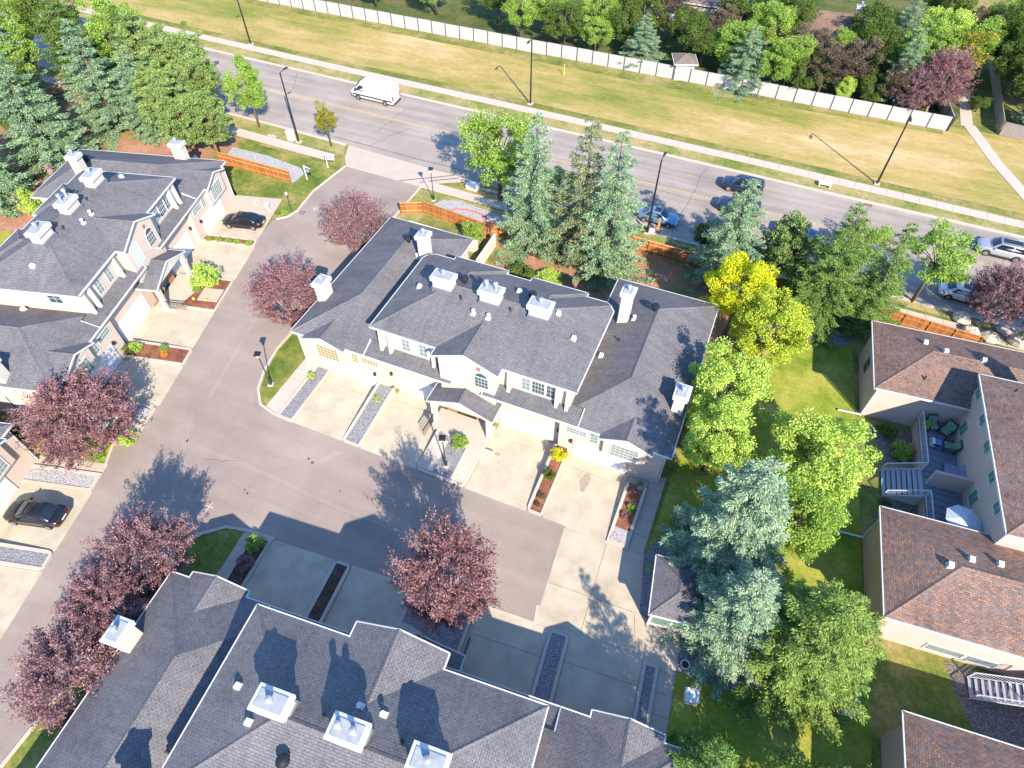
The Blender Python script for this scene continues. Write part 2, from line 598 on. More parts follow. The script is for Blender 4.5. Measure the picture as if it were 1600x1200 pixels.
def sheet(name, pts, z, mat, parent=None, label=None):
    mb = MB()
    n = len(pts)
    a = sum(pts[k][0] * pts[(k + 1) % n][1] - pts[(k + 1) % n][0] * pts[k][1] for k in range(n))
    if a < 0:
        pts = pts[::-1]
    mb.face([(p[0], p[1], z) for p in pts])
    o = mb.build(name, mat, parent, label=label)
    if parent is None:
        o['kind'] = 'structure'
    return o


def ribbon(mb, line, w0, w1, z0, z1, closed=False):
    """band between offsets w0 and w1 (to the left of the line), solid from z0 to z1"""
    P2 = [Vector((p[0], p[1])) for p in line]
    n = len(P2)
    offs = []
    for k in range(n):
        a = P2[k - 1] if (k > 0 or closed) else None
        b = P2[(k + 1) % n] if (k < n - 1 or closed) else None
        d1 = (P2[k] - a).normalized() if a is not None else (b - P2[k]).normalized()
        d2 = (b - P2[k]).normalized() if b is not None else d1
        n1 = Vector((-d1.y, d1.x))
        n2 = Vector((-d2.y, d2.x))
        m = (n1 + n2).normalized()
        m = m / max(0.5, m.dot(n1))
        offs.append(m)
    rows = []
    for k in range(n):
        a = P2[k] + offs[k] * w0
        b = P2[k] + offs[k] * w1
        rows.append([(a.x, a.y, z0), (b.x, b.y, z0), (b.x, b.y, z1), (a.x, a.y, z1)])
    for k in range(n if closed else n - 1):
        r, s = rows[k], rows[(k + 1) % n]
        for q in ((0, 1), (1, 2), (2, 3), (3, 0)):
            mb.face([r[q[0]], s[q[0]], s[q[1]], r[q[1]]])
    if not closed:
        mb.face(rows[0])
        mb.face(rows[-1][::-1])
    return mb


def kerb(name, line, w=0.2, h=0.13, mat='pale_concrete', parent=None, closed=False):
    o = ribbon(MB(), line, 0, w, -0.05, h, closed).build(name, mat, parent)
    if parent is None:
        o['kind'] = 'structure'
    return o


def arc(cx, cy, r, a0, a1, n=8):
    return [(cx + r * math.cos(R(a0 + (a1 - a0) * k / n)), cy + r * math.sin(R(a0 + (a1 - a0) * k / n))) for k in range(n + 1)]


# ------------------------------------------------------------------ roofs
def slope_uv(pts):
    """metres along the eave and up the slope"""
    a, b, c = Vector(pts[0]), Vector(pts[1]), Vector(pts[2])
    nrm = (b - a).cross(c - a)
    if nrm.length < 1e-9:
        nrm = Vector((0, 0, 1))
    nrm.normalize()
    if nrm.z < 0:
        nrm = -nrm
    h = Vector((0, 0, 1)).cross(nrm)
    h = h.normalized() if h.length > 1e-4 else Vector((1, 0, 0))
    u = nrm.cross(h)
    return [(Vector(p).dot(h), Vector(p).dot(u)) for p in pts]


def roof_obj(parent, faces, mat, eaves=(), caps=(), under=None, name='roof', gut_mat='white_trim', cap_mat=None, th=0.14, label=None):
    """faces: polygons; eaves: list of 3D segments that get a gutter; caps: ridge and hip segments; under: soffit polygon"""
    mb = MB()
    for f in faces:
        mb.face(f, slope_uv(f))
    if under:
        mb.face([(p[0], p[1], p[2] - th) for p in under])
        for k in range(len(under)):
            a, b = under[k], under[(k + 1) % len(under)]
            mb.face([(a[0], a[1], a[2] - th), (b[0], b[1], b[2] - th), b, a])
    r = mb.build(name, mat, parent, label=label)
    if eaves:
        g = MB()
        for a, b in eaves:
            bar(g, a, b, 0.075, 0.14, 0.0)
        g.build('gutter', gut_mat, r)
    if caps:
        g = MB()
        for a, b in caps:
            cap_strip(g, a, b)
        cm = g.build('ridge_cap', cap_mat or mat, r)
    return r


def bar(mb, a, b, w, h, dz=0.0):
    a, b = Vector(a), Vector(b)
    d = (b - a)
    s = Vector((-d.y, d.x, 0))
    s = s.normalized() * (w / 2) if s.length > 1e-6 else Vector((w / 2, 0, 0))
    up = Vector((0, 0, 1))
    lo = [a - s, b - s, b + s, a + s]
    mb.hexa([tuple(p + up * (dz - h)) for p in lo] + [tuple(p + up * (dz + 0.02)) for p in lo])


def cap_strip(mb, a, b, w=0.16, lift=0.035):
    a, b = Vector(a), Vector(b)
    d = b - a
    s = Vector((-d.y, d.x, 0)).normalized() * w
    up = Vector((0, 0, lift))
    dn = Vector((0, 0, -0.05))
    for q in ([a + up, b + up, b + s + dn, a + s + dn], [b + up, a + up, a - s + dn, b - s + dn]):
        pts = [tuple(p) for p in q]
        L = d.length
        mb.face(pts, [(0, 0), (0, L), (w, L), (w, 0)])


def hip_roof(parent, x0, x1, y0, y1, z, s, mat, g0=False, g1=False, axis=None, name='roof', caps=True, gut=True, rake=0.0, label=None):
    """rectangular roof; ridge along the longer side unless axis given; g0/g1 make the low/high end a gable"""
    if axis is None:
        axis = 'x' if (x1 - x0) >= (y1 - y0) else 'y'
    if axis == 'x':
        hw = (y1 - y0) / 2
        zr = z + s * hw
        ym = (y0 + y1) / 2
        a = (x0 + (0 if g0 else hw), ym, zr)
        b = (x1 - (0 if g1 else hw), ym, zr)
        A, B, Cc, D = (x0, y0, z), (x1, y0, z), (x1, y1, z), (x0, y1, z)
        faces = [[A, B, b, a], [Cc, D, a, b]]
        if not g0:
            faces.append([D, A, a])
        if not g1:
            faces.append([B, Cc, b])
        e = [(A, B), (Cc, D)]
        e += [(D, a), (a, A)] if g0 else [(D, A)]
        e += [(B, b), (b, Cc)] if g1 else [(B, Cc)]
        cp = [(a, b)] + ([] if g0 else [(A, a), (D, a)]) + ([] if g1 else [(B, b), (Cc, b)])
    else:
        hw = (x1 - x0) / 2
        zr = z + s * hw
        xm = (x0 + x1) / 2
        a = (xm, y0 + (0 if g0 else hw), zr)
        b = (xm, y1 - (0 if g1 else hw), zr)
        A, B, Cc, D = (x0, y0, z), (x1, y0, z), (x1, y1, z), (x0, y1, z)
        faces = [[B, Cc, b, a], [D, A, a, b]]
        if not g0:
            faces.append([A, B, a])
        if not g1:
            faces.append([Cc, D, b])
        e = [(B, Cc), (D, A)]
        e += [(A, a), (a, B)] if g0 else [(A, B)]
        e += [(Cc, b), (b, D)] if g1 else [(Cc, D)]
        cp = [(a, b)] + ([] if g0 else [(A, a), (B, a)]) + ([] if g1 else [(Cc, b), (D, b)])
    under = [(x0, y0, z), (x1, y0, z), (x1, y1, z), (x0, y1, z)] if not (g0 or g1) else None
    return roof_obj(parent, faces, mat, e if gut else (), cp if caps else (), under, name, label=label)


# ------------------------------------------------------------------ windows and doors (local frame: on a wall facing -y)
def window(parent, x0, x1, z0, z1, y, cols=3, rows=2, glass='window_glass', arch=False, facing='-y', frame=0.08):
    """frame mesh with pane and muntin children; facing gives the wall's outward direction"""
    def tr(h, d, z):
        # h along the wall, d outward depth
        if facing == '-y':
            return (h, y - d, z)
        if facing == '+y':
            return (-h, y + d, z)
        if facing == '-x':
            return (y - d, -h, z)
        return (y + d, h, z)

    def bx(mb, h0, h1, d0, d1, za, zb):
        p = [tr(h0, d1, za), tr(h1, d1, za), tr(h1, d0, za), tr(h0, d0, za)]
        q = [tr(h0, d1, zb), tr(h1, d1, zb), tr(h1, d0, zb), tr(h0, d0, zb)]
        mb.hexa(p + q)
    mb = MB()
    bx(mb, x0 - frame, x0, -0.05, 0.05, z0 - frame, z1 + (0 if arch else frame))
    bx(mb, x1, x1 + frame, -0.05, 0.05, z0 - frame, z1 + (0 if arch else frame))
    bx(mb, x0, x1, -0.05, 0.055, z0 - frame, z0)
    bx(mb, x0, x1, -0.05, 0.055, z1, z1 + frame)
    if arch:
        r = (x1 - x0) / 2 + frame
        c = (x0 + x1) / 2
        n = 10
        for k in range(n):
            a0, a1 = math.pi * k / n, math.pi * (k + 1) / n
            pts = []
            for d in (0.05, -0.05):
                for rr, aa in ((r, a0), (r - frame, a0), (r - frame, a1), (r, a1)):
                    pts.append(tr(c + rr * math.cos(aa), d, z1 + rr * math.sin(aa)))
            mb.hexa(pts)
    w = mb.build('window', 'white_trim', parent)
    g = MB()
    pts = [tr(x0, 0.015, z0), tr(x1, 0.015, z0)]
    if arch:
        r = (x1 - x0) / 2
        c = (x0 + x1) / 2
        pts += [tr(c + r * math.cos(math.pi * k / 10), 0.015, z1 + r * math.sin(math.pi * k / 10)) for k in range(11)]
    else:
        pts += [tr(x1, 0.015, z1), tr(x0, 0.015, z1)]
    g.face(pts)
    g.build('pane', glass, w)
    m = MB()
    t = 0.013
    for k in range(1, cols):
        h = x0 + (x1 - x0) * k / cols
        bx(m, h - t, h + t, 0.016, 0.035, z0, z1)
    for k in range(1, rows):
        z = z0 + (z1 - z0) * k / rows
        bx(m, x0, x1, 0.0165, 0.034, z - t, z + t)
    if m.v:
        m.build('muntin', 'white_trim', w)
    return w


def garage_door(parent, x0, x1, y, h=2.1):
    d = MB().box(x0 - 0.1, x0, y - 0.06, y + 0.05, 0, h + 0.1).box(x1, x1 + 0.1, y - 0.06, y + 0.05, 0, h + 0.1).box(x0, x1, y - 0.058, y + 0.05, h, h + 0.1)
    g = d.build('garage_door', 'white_trim', parent)
    me = MB().box(x0, x1, y - 0.03, y + 0.04, 0, h / 4 - 0.02)
    n = 4 if (x1 - x0) < 4 else 6
    for k in range(n):
        a = x0 + (x1 - x0) * (k + 0.12) / n
        b = x0 + (x1 - x0) * (k + 0.88) / n
        me.box(a, b, y - 0.045, y - 0.02, 0.09, h / 4 - 0.11)
    me = me.mesh('door_panel', 'white_paint')
    for k in range(4):
        link('door_panel', me, g, loc=(0, 0, k * h / 4))
    return g

# ------------------------------------------------------------------ townhouse block
SL = 0.42


def wing_z(u, v):
    return 4.6 + 0.43 * min(v, 17.55 - v, abs(abs(u) - 16.77), abs(abs(u) - 7.4))


def centre_z(u, v):
    return 7.5 + SL * min(v - 0.85, 11.0 - v, u + 8.85, 8.85 - u)


def chimney(parent, u, v, w, d, z0, z1, flue=1, plain_top=False):
    mb = MB().box(u - w / 2, u + w / 2, v - d / 2, v + d / 2, z0, z1 - 0.55)
    e = 0.14
    a = (u - w / 2, u + w / 2, v - d / 2, v + d / 2)
    mb.hexa([(a[0], a[2], z1 - 0.55), (a[1], a[2], z1 - 0.55), (a[1], a[3], z1 - 0.55), (a[0], a[3], z1 - 0.55),
             (a[0] - e, a[2] - e, z1 - 0.4), (a[1] + e, a[2] - e, z1 - 0.4), (a[1] + e, a[3] + e, z1 - 0.4), (a[0] - e, a[3] + e, z1 - 0.4)])
    mb.box(a[0] - e, a[1] + e, a[2] - e, a[3] + e, z1 - 0.4, z1 - 0.06)
    c = mb.build('chimney', 'white_stucco', parent)
    MB().hexa([(a[0] - e - .04, a[2] - e - .04, z1 - 0.06), (a[1] + e + .04, a[2] - e - .04, z1 - 0.06), (a[1] + e + .04, a[3] + e + .04, z1 - 0.06), (a[0] - e - .04, a[3] + e + .04, z1 - 0.06),
               (a[0] + .2, a[2] + .2, z1 + 0.03), (a[1] - .2, a[2] + .2, z1 + 0.03), (a[1] - .2, a[3] - .2, z1 + 0.03), (a[0] + .2, a[3] - .2, z1 + 0.03)]).build('cap', 'white_trim', c)
    MB().box(a[0] + .05, a[1] - .05, a[2] + .05, a[3] - .05, z1 - 0.02, z1 + 0.045).build('top_plate', 'chimney_metal', c)
    if z0 > 4:
        MB().box(a[0] - .09, a[1] + .09, a[2] - .12, a[3] + .12, z0, z0 + (1.0 if z0 > 8 else .75)).build('flashing', 'grey_metal', c)
    for k in range(flue):
        x = u + (k - (flue - 1) / 2) * 0.8
        h = 0.5 if flue == 1 else 0.75
        MB().lathe([(0.1, z1), (0.1, z1 + h - 0.2), (0.19, z1 + h - 0.2), (0.19, z1 + h), (0.05, z1 + h + 0.06)], 10, (x, v)).build('flue', 'chimney_metal', c)
    return c


def vent(parent, u, v, z, kind='pipe'):
    if kind == 'pipe':
        MB().box(u - 0.2, u + 0.2, v - 0.2, v + 0.2, z - 0.15, z + 0.05).lathe([(0.11, z), (0.11, z + 0.28), (0.16, z + 0.3), (0.16, z + 0.42)], 8, (u, v)).build('roof_vent', 'white_trim', parent)
    elif kind == 'stack':
        MB().lathe([(0.16, z - 0.15), (0.07, z + 0.05), (0.07, z + 0.35)], 8, (u, v)).build('vent_stack', 'dark_metal', parent)
    elif kind == 'turbine':
        MB().lathe([(0.17, z - 0.2), (0.17, z + 0.2), (0.3, z + 0.3), (0.36, z + 0.48), (0.3, z + 0.66), (0.1, z + 0.74)], 14, (u, v)).build('roof_turbine', 'black_metal', parent)
    else:
        MB().hexa([(u - 0.2, v - 0.2, z - 0.12), (u + 0.2, v - 0.2, z - 0.12), (u + 0.2, v + 0.2, z - 0.12), (u - 0.2, v + 0.2, z - 0.12),
                   (u - 0.16, v - 0.16, z + 0.24), (u + 0.16, v - 0.16, z + 0.24), (u + 0.16, v + 0.16, z + 0.3), (u - 0.16, v + 0.16, z + 0.3)]).build('roof_vent', 'white_trim', parent)


def townhouse(label, loc, rz, front=True, win=('gold_glass', 'blind_glass'), sides=(-1, 1)):
    t = thing('townhouse_block', label, 'townhouse', loc, rz, 'grey roofed townhouse blocks round the lane')
    S = 'slate_shingle'
    for sg in sides:
        # wing walls
        mb = MB().box(*sorted((sg * 16.27, sg * 7.9)), 0.4, 17.05, 0, 4.5)
        mb.build('wall', 'stucco', t)
        # wing roof, notched beside the strip roof
        z, s = 4.6, 0.43
        m = 4.685
        xl, xr = -16.77, -7.4
        A = (xl, 0, z)
        B1, B2, B3 = (-9.47, 0, z), (-9.47, 1.45, z + s * 1.45), (xr - 1.45, 1.45, z + s * 1.45)
        a, b = (xl + m, m, z + s * m), (xl + m, 17.55 - m, z + s * m)
        Cc, D = (xr, 17.55, z), (xl, 17.55, z)
        E2 = (xr, 1.45, z)
        faces = [[A, B1, B2, B3, a], [E2, Cc, b, a, B3], [Cc, D, b], [D, A, a, b]]
        ev = [(A, B1), (B1, B2), (Cc, D), (D, A), (E2, Cc)]
        cp = [(a, b), (A, a), (Cc, b), (D, b)]
        un = [A, B1, (-9.47, 1.45, z), E2, Cc, D]
        f = lambda p: (p[0] * (1 if sg < 0 else -1), p[1], p[2])
        fl = (lambda q: [f(p) for p in q]) if sg < 0 else (lambda q: [f(p) for p in q][::-1])
        roof_obj(t, [fl(q) for q in faces], S, [(f(p), f(q)) for p, q in ev], [(f(p), f(q)) for p, q in cp], fl(un))
        # front gable on the wing
        u0, u1 = (-15.42, -11.2) if sg < 0 else (11.2, 15.42)
        hip_roof(t, u0, u1, -0.4, 2.6, 4.61, 0.4, S, g0=True, g1=True, axis='y')
        c = (u0 + u1) / 2
        w = MB().vprism([(u0 + 0.4, 2.24), (u1 - 0.4, 2.24), (u1 - 0.4, 4.62), (c, 5.3), (u0 + 0.4, 4.62)], 'y', 0.05, 1.5)
        w.build('gable_wall', 'stucco', t)
        window(t, c - 1.05, c + 1.05, 2.5, 3.95, 0.05, 6, 4, win[0] if sg < 0 else 'blind_glass')
        uu = sorted((sg * 11.05, sg * 10.5))
        window(t, uu[0], uu[1], 2.75, 3.85, 0.4, 2, 3, win[0] if sg < 0 else 'green_glass')
        uu = sorted((sg * 10.1, sg * 8.5))
        window(t, uu[0], uu[1], 3.1, 3.75, 0.4, 6, 2, win[0] if sg < 0 else 'blind_glass')
        uu = sorted((sg * 13.6, sg * 9.3))
        garage_door(t, uu[0], uu[1], 0.39)
        # back and side windows
        for q in (5.0, 9.0, 13.0):
            if sg < 0:
                window(t, -q - 0.7, -q + 0.7, 1.0, 2.6, -16.27, 2, 2, facing='-x')
            else:
                window(t, q - 0.7, q + 0.7, 1.0, 2.6, 16.27, 2, 2, facing='+x')
        window(t, -sg * 12 - 1.2, -sg * 12 + 1.2, 0.8, 2.8, 17.05, 3, 2, facing='+y')
        # lamp beside the garage door
        MB().box(sg * 9.0 - 0.08, sg * 9.0 + 0.08, 0.2, 0.4, 1.9, 2.25).build('wall_lamp', 'black_metal', t)
        # strip roof over the middle garages
        e0, e1 = sorted((sg * 9.46, sg * 1.35))
        zs = 4.59
        q = [(e0, 0, zs), (e1, 0, zs), (e1, 1.5, zs + 0.5), (e0, 1.5, zs + 0.5)]
        ev = [(q[0], q[1])] + ([(q[1], q[2])] if sg < 0 else [(q[3], q[0])])
        roof_obj(t, [q], S, ev, (), [q[0], q[1], (e1, 1.5, zs), (e0, 1.5, zs)])
        # middle garage
        uu = sorted((sg * 7.1, sg * 2.6))
        garage_door(t, uu[0], uu[1], 0.995)
        MB().box(sg * 7.7 - 0.08, sg * 7.7 + 0.08, 0.8, 1.0, 1.9, 2.25).build('wall_lamp', 'black_metal', t)
        # upper windows and fins
        if sg < 0:
            window(t, -6.3, -5.6, 5.35, 6.7, 1.35, 2, 3, 'blind_glass')
            window(t, -4.7, -4.0, 5.35, 6.7, 1.35, 2, 3, 'blind_glass')
        else:
            window(t, 4.3, 4.95, 5.35, 6.7, 1.35, 2, 3, 'blind_glass')
            window(t, 5.15, 6.15, 5.35, 6.7, 1.35, 4, 3, 'window_glass')
            window(t, 6.35, 7.0, 5.35, 6.7, 1.35, 2, 3, 'window_glass')
        for p in (8.15, 7.3, 3.3):
            p = sg * p
            MB().vprism([(0.85, 4.7), (1.35, 4.7), (1.35, 7.35), (1.05, 7.35)], 'x', p - 0.13, p + 0.13).build('wall_fin', 'white_stucco', t)
        for q in (3.8,):
            if sg < 0:
                window(t, -q - 0.6, -q + 0.6, 6.0, 7.0, -8.35, 2, 2, facing='-x')
        # chimneys on the wing
        chimney(t, sg * 16.05, 4.6, 0.85, 1.25, 0, 6.9, 1)
        chimney(t, sg * 9.5, 11.7, 0.85, 1.0, 4.6, 8.8, 1)
        vent(t, sg * 11.8, 12.7, wing_z(sg * 11.8, 12.7), 'turbine')
        vent(t, sg * 9.9, 8.9, wing_z(sg * 9.9, 8.9), 'stack')
        vent(t, sg * 10.4, 11.6, wing_z(sg * 10.4, 11.6), 'pipe')
        vent(t, sg * 9.0, 7.0, wing_z(9.0, 7.0), 'box')
        # downspout at the corner of the wing
        MB().box(sg * 16.36 - 0.05, sg * 16.36 + 0.05, 0.3, 0.4, 0.1, 4.5).build('downspout', 'white_trim', t)
        MB().box(sg * 8.86 - 0.04, sg * 8.86 + 0.04, 0.86, 0.95, 0.1, 4.5).build('downspout', 'grey_metal', t)
    if len(sides) == 1:
        return t
    # middle block
    MB().box(-8.9, 8.9, 1.0, 10.5, 0, 4.62).build('wall', 'stucco', t)
    MB().box(-8.35, 8.35, 1.35, 10.55, 4.62, 7.42).build('upper_wall', 'stucco', t)
    MB().box(-5.7, -1.5, 10.5, 10.95, 0, 7.4).build('bay_wall', 'stucco', t)
    MB().box(1.5, 5.7, 10.5, 10.95, 0, 7.4).build('bay_wall', 'stucco', t)
    z = 7.5
    h = 5.075
    x0, x1, y0, y1, k = -8.85, 8.85, 0.85, 11.0, 0.85
    A, B = (x0, y0, z), (x1, y0, z)
    a, b = (x0 + h, y0 + h, z + SL * h), (x1 - h, y0 + h, z + SL * h)
    C1, Cm, C2 = (x1, y1 - k, z), (x1 - k / 2, y1 - k / 2, z + SL * k / 2), (x1 - k, y1, z)
    D1, Dm, D2 = (x0 + k, y1, z), (x0 + k / 2, y1 - k / 2, z + SL * k / 2), (x0, y1 - k, z)
    faces = [[A, B, b, a], [B, C1, Cm, b], [C2, D1, Dm, a, b, Cm], [D2, A, a, Dm]]
    roof_obj(t, faces, S, [(A, B), (B, C1), (C1, Cm), (Cm, C2), (C2, D1), (D1, Dm), (Dm, D2), (D2, A)],
             [(a, b), (A, a), (B, b), (Cm, b), (Dm, a)], [A, B, C1, C2, D1, D2])
    for u0 in (-6.17, 1.13):
        hip_roof(t, u0, u0 + 5.1, 5.6, 11.45, z + 0.01, SL, S, g0=True, axis='y')
        MB().box(u0 + .45, u0 + 4.65, 10.9, 11.0, 5.0, 7.45).build('bay_wall', 'stucco', t)
    # front gable with arched windows
    hip_roof(t, -2.87, 2.87, -0.04, 4.2, z + 0.005, 0.44, S, g0=True, g1=True, axis='y')
    MB().vprism([(-2.4, 2.6), (2.4, 2.6), (2.4, 7.55), (0, 8.6), (-2.4, 7.55)], 'y', 0.3, 1.6).build('gable_wall', 'stucco', t)
    window(t, 0.75, 1.85, 5.2, 6.35, 0.3, 4, 3, 'window_glass', arch=True)
    window(t, -1.8, -0.6, 5.0, 6.6, 0.3, 1, 1, 'umbrella_cloth', arch=True)
    MB().box(0.95, 1.25, 0.24, 0.3, 7.15, 7.5).build('vent_louvre', 'brick_red', t)
    # porch
    hip_roof(t, -3.05, 2.85, -1.3, 0.9, 3.2, 0.4, S, g0=True, g1=True, axis='y')
    MB().vprism([(-2.75, 3.1), (2.55, 3.1), (2.55, 3.3), (-0.1, 4.25), (-2.75, 3.3)], 'y', -1.12, -0.9).build('porch_gable', 'white_stucco', t)
    for u in (-2.6, 2.4):
        MB().vprism([(u - 0.2, 0.5), (u + 0.2, 0.5), (u + 0.2, 3.1), (u - 0.2, 3.1)], 'y', -1.15, -0.75).build('porch_post', 'white_stucco', t)
    MB().box(-2.75, 2.55, -0.9, 0.29, 3.0, 3.12).build('porch_ceiling', 'white_stucco', t)
    for u in (-1.6, 1.1):
        MB().box(u - 0.45, u + 0.45, 0.24, 0.3, 0.6, 2.6).build('front_door', 'brick_red', t)
    # roof pieces
    for u, n in ((-4.25, 1), (-0.1, 2), (4.05, 1)):
        chimney(t, u, 5.6, 1.6, 0.95, 8.6, 10.65, n)
    for u, v, kd in ((-6.7, 5.7, 'box'), (-1.05, 4.2, 'pipe'), (0.25, 4.2, 'pipe'), (-2.5, 5.0, 'stack'), (1.7, 5.2, 'stack'), (1.3, 8.0, 'box'), (5.2, 6.6, 'box'), (7.0, 5.2, 'box')):
        vent(t, u, v, centre_z(u, v), kd)
    vent(t, -3.1, 6.9, centre_z(-3.1, 6.9), 'turbine')
    vent(t, 2.6, 7.6, centre_z(2.6, 7.6), 'turbine')
    # raised porch floor with steps to the walk
    f = MB().prism([(-2.7, 0.3), (-2.7, -1.7), (-1.2, -2.0), (0.6, -2.5), (1.6, -2.75), (2.4, -2.75), (2.4, 0.3)], 0, 0.5)
    f.build('porch_floor', 'pale_concrete', t)
    for k in range(3):
        MB().box(2.4, 2.4 + 0.0 + 0.9, -3.05 + 0.35 * k, -2.7 + 0.35 * k, 0.0, 0.14 + 0.12 * k).build('porch_step', 'pale_concrete', t)
    r = MB()
    for k in range(12):
        r.box(-2.66, -2.63, -3.0 + k * 0.17, -2.97 + k * 0.17, 0.5, 1.4)
    r.box(-2.68, -2.61, -3.05, -1.1, 1.4, 1.46)
    r.build('railing', 'dark_metal', t)
    return t


TH1 = townhouse('grey roofed townhouse block in the middle, its garages facing the lane junction', (-15.93, 28.5, 0), 0.0)
TH2 = townhouse('grey roofed townhouse block across the lane, near the pine trees', (-50.53, 31.62, 0), R(104.9), win=('green_glass', 'blind_glass'))
TH3 = townhouse('grey roofed townhouse block seen from above at the bottom, throwing shade onto the lane', (-10.37, 8.78, 0), R(184.8))
TH4 = townhouse('grey townhouse wing at the frame edge, behind the long black sedan', (-42.19, -4.23, 0), R(104.9), sides=(1,))

# ------------------------------------------------------------------ ground, roads, pavements
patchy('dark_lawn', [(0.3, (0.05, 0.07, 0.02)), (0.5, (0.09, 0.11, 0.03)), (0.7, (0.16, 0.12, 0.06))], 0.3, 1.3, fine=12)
sheet('ground', [(-700, -300), (600, -300), (600, 900), (-700, 900)], 0.0, 'lawn')

FAR_KERB = [(-300, 81.7), (-75, 77.2), (-41, 76.4), (-17, 76.0), (10, 75.2), (30, 74.9), (200, 72.5)]
NEAR_KERB = [(-300, 66.5), (-62, 62.9), (-49, 62.4), (-32, 61.3), (-6.4, 60.0), (17, 59.6), (200, 56.5)]
road = sheet('road', FAR_KERB + NEAR_KERB[::-1], 0.012, 'road_asphalt')


def along(line, x):
    for (x0, y0), (x1, y1) in zip(line, line[1:]):
        if x0 <= x <= x1:
            return y0 + (y1 - y0) * (x - x0) / (x1 - x0)
    return line[-1][1]


def centre_y(x):
    return along([(-300, 74.6), (-67, 70.5), (-38, 70.1), (-12, 69.0), (17, 68.5), (200, 65.2)], x)


for dy in (-0.14, 0.14):
    mb = MB()
    xs = [-300, -150, -67, -38, -12, 17, 100, 200]
    ribbon(mb, [(x, centre_y(x) + dy) for x in xs], -0.055, 0.055, 0.013, 0.017)
    mb.build('lane_marking', 'yellow_paint', road)
mb = ribbon(MB(), FAR_KERB, -0.02, 0.35, -0.05, 0.12)
struct(mb.build('kerb', 'pale_concrete'))
cut = [p for p in NEAR_KERB if p[0] < -48.9]
cut[-1] = (-49.2, 62.4)
struct(ribbon(MB(), cut, -0.33, 0.02, -0.05, 0.12).build('kerb', 'pale_concrete'))
struct(ribbon(MB(), [(-29.4, 60.35), (-30.6, 61.0)][::-1] + [(-6.4, 60.0), (17, 59.6), (200, 56.5)], -0.33, 0.02, -0.05, 0.12).build('kerb', 'pale_concrete'))

# sealed cracks across the road
rng = random.Random(5)


def crack(parent, p0, p1, w=0.05, wob=0.4, z=0.0165):
    n = 9
    pts = []
    for k in range(n + 1):
        f = k / n
        pts.append((p0[0] + (p1[0] - p0[0]) * f + rng.uniform(-wob, wob) * 0.5, p0[1] + (p1[1] - p0[1]) * f + rng.uniform(-wob, wob) * 0.2))
    ribbon(MB(), pts, -w / 2, w / 2, 0.0125, z).build('tar_crack', 'tar', parent)


for a, b in (((-66.5, 76.2), (-64.0, 72.0)), ((-46.5, 73.2), (-47.2, 66.5)), ((-43.5, 69.2), (-46.5, 63.3)), ((-35.0, 74.5), (-36.5, 71)),
             ((-5.4, 75), (-6.2, 61)), ((13.5, 74.5), (13.0, 69))):
    crack(road, a, b)
crack(road, (-52, 63.4), (-31, 62.7), 0.07, 0.3)
crack(road, (-14, 68.3), (-3, 67.9), 0.07, 0.3)

# field and verges
sheet('dry_field', [(-300, 86.4), (-60, 80.9), (-33, 80.4), (1.4, 79.4), (30, 78.5), (200, 74), (200, 140), (30, 97.5), (-300, 103)], 0.004, 'dry_field')
sheet('verge', [(-300, 82.05), (-75, 77.5), (-17, 76.3), (30, 75.2), (200, 72.8), (200, 73.0), (30, 77.0), (1.4, 78.1), (-33, 79.1), (-60, 79.5), (-300, 85)], 0.005, 'verge')
sheet('verge', [(-300, 66.2), (-62, 62.6), (-49.2, 62.1), (-48.3, 60.3), (-61, 60.2), (-300, 64)], 0.005, 'verge')
sheet('verge', [(-29.2, 60.2), (-6.4, 59.7), (17, 59.3), (200, 56.2), (200, 54.5), (17, 58.4), (-6.4, 58.9), (-27, 59.0), (-34.4, 59.0)], 0.005, 'verge')


sheet('verge', [(-120, 82.6), (-60, 80.95), (-33, 80.5), (1.4, 79.5), (30, 78.6), (50, 78), (50, 79.2), (30, 79.9), (1.4, 80.9), (-33, 81.8), (-60, 82.2), (-120, 84)], 0.0075, 'lawn')
sheet('verge', [(-96, 96.2), (21.5, 96.0), (21.5, 94.9), (0, 94.2), (-15, 93.2), (-30, 93.6), (-60, 93.9), (-96, 94.4)], 0.0075, 'lawn')


def slab_walk(name, line, width, step, mat, z=0.05, label=None):
    """pavement of separate slabs along a polyline (left side of it)"""
    total = 0.0
    seg = []
    for a, b in zip(line, line[1:]):
        d = math.dist(a, b)
        seg.append((total, a, b, d))
        total += d
    root = bpy.data.objects.new(name, None)
    COL.objects.link(root)
    root['kind'] = 'structure'
    if label:
        root['label'] = label
    me = MB().box(0, step - 0.025, 0, width, -0.03, z).mesh('slab', mat)
    n = int(total / step)
    for k in range(n):
        s = k * step
        for (t0, a, b, d) in seg:
            if t0 <= s < t0 + d:
                f = (s - t0) / d
                x, y = a[0] + (b[0] - a[0]) * f, a[1] + (b[1] - a[1]) * f
                link('slab', me, root, loc=(x, y, rng.uniform(-0.004, 0.004)), rz=math.atan2(b[1] - a[1], b[0] - a[0]))
    return root


slab_walk('sidewalk', [(-125, 80.9), (-60, 79.4), (-33, 78.95), (1.4, 78.0), (30, 76.9), (52, 76.2)], 1.4, 1.8, 'pale_concrete')
slab_walk('sidewalk', [(-110, 60.2), (-61, 58.6), (-47.9, 58.2)], 1.5, 1.6, 'pale_concrete')
slab_walk('sidewalk', [(-36.1, 57.7), (-25, 57.35), (-11, 57.2), (5, 56.7), (22, 56.4), (50, 56)], 1.4, 1.6, 'pale_concrete')
slab_walk('path', [(23.6, 108), (23.7, 99.5), (27.0, 90.0), (29.6, 84.2), (32.5, 77.5)], 1.5, 1.6, 'pale_concrete')

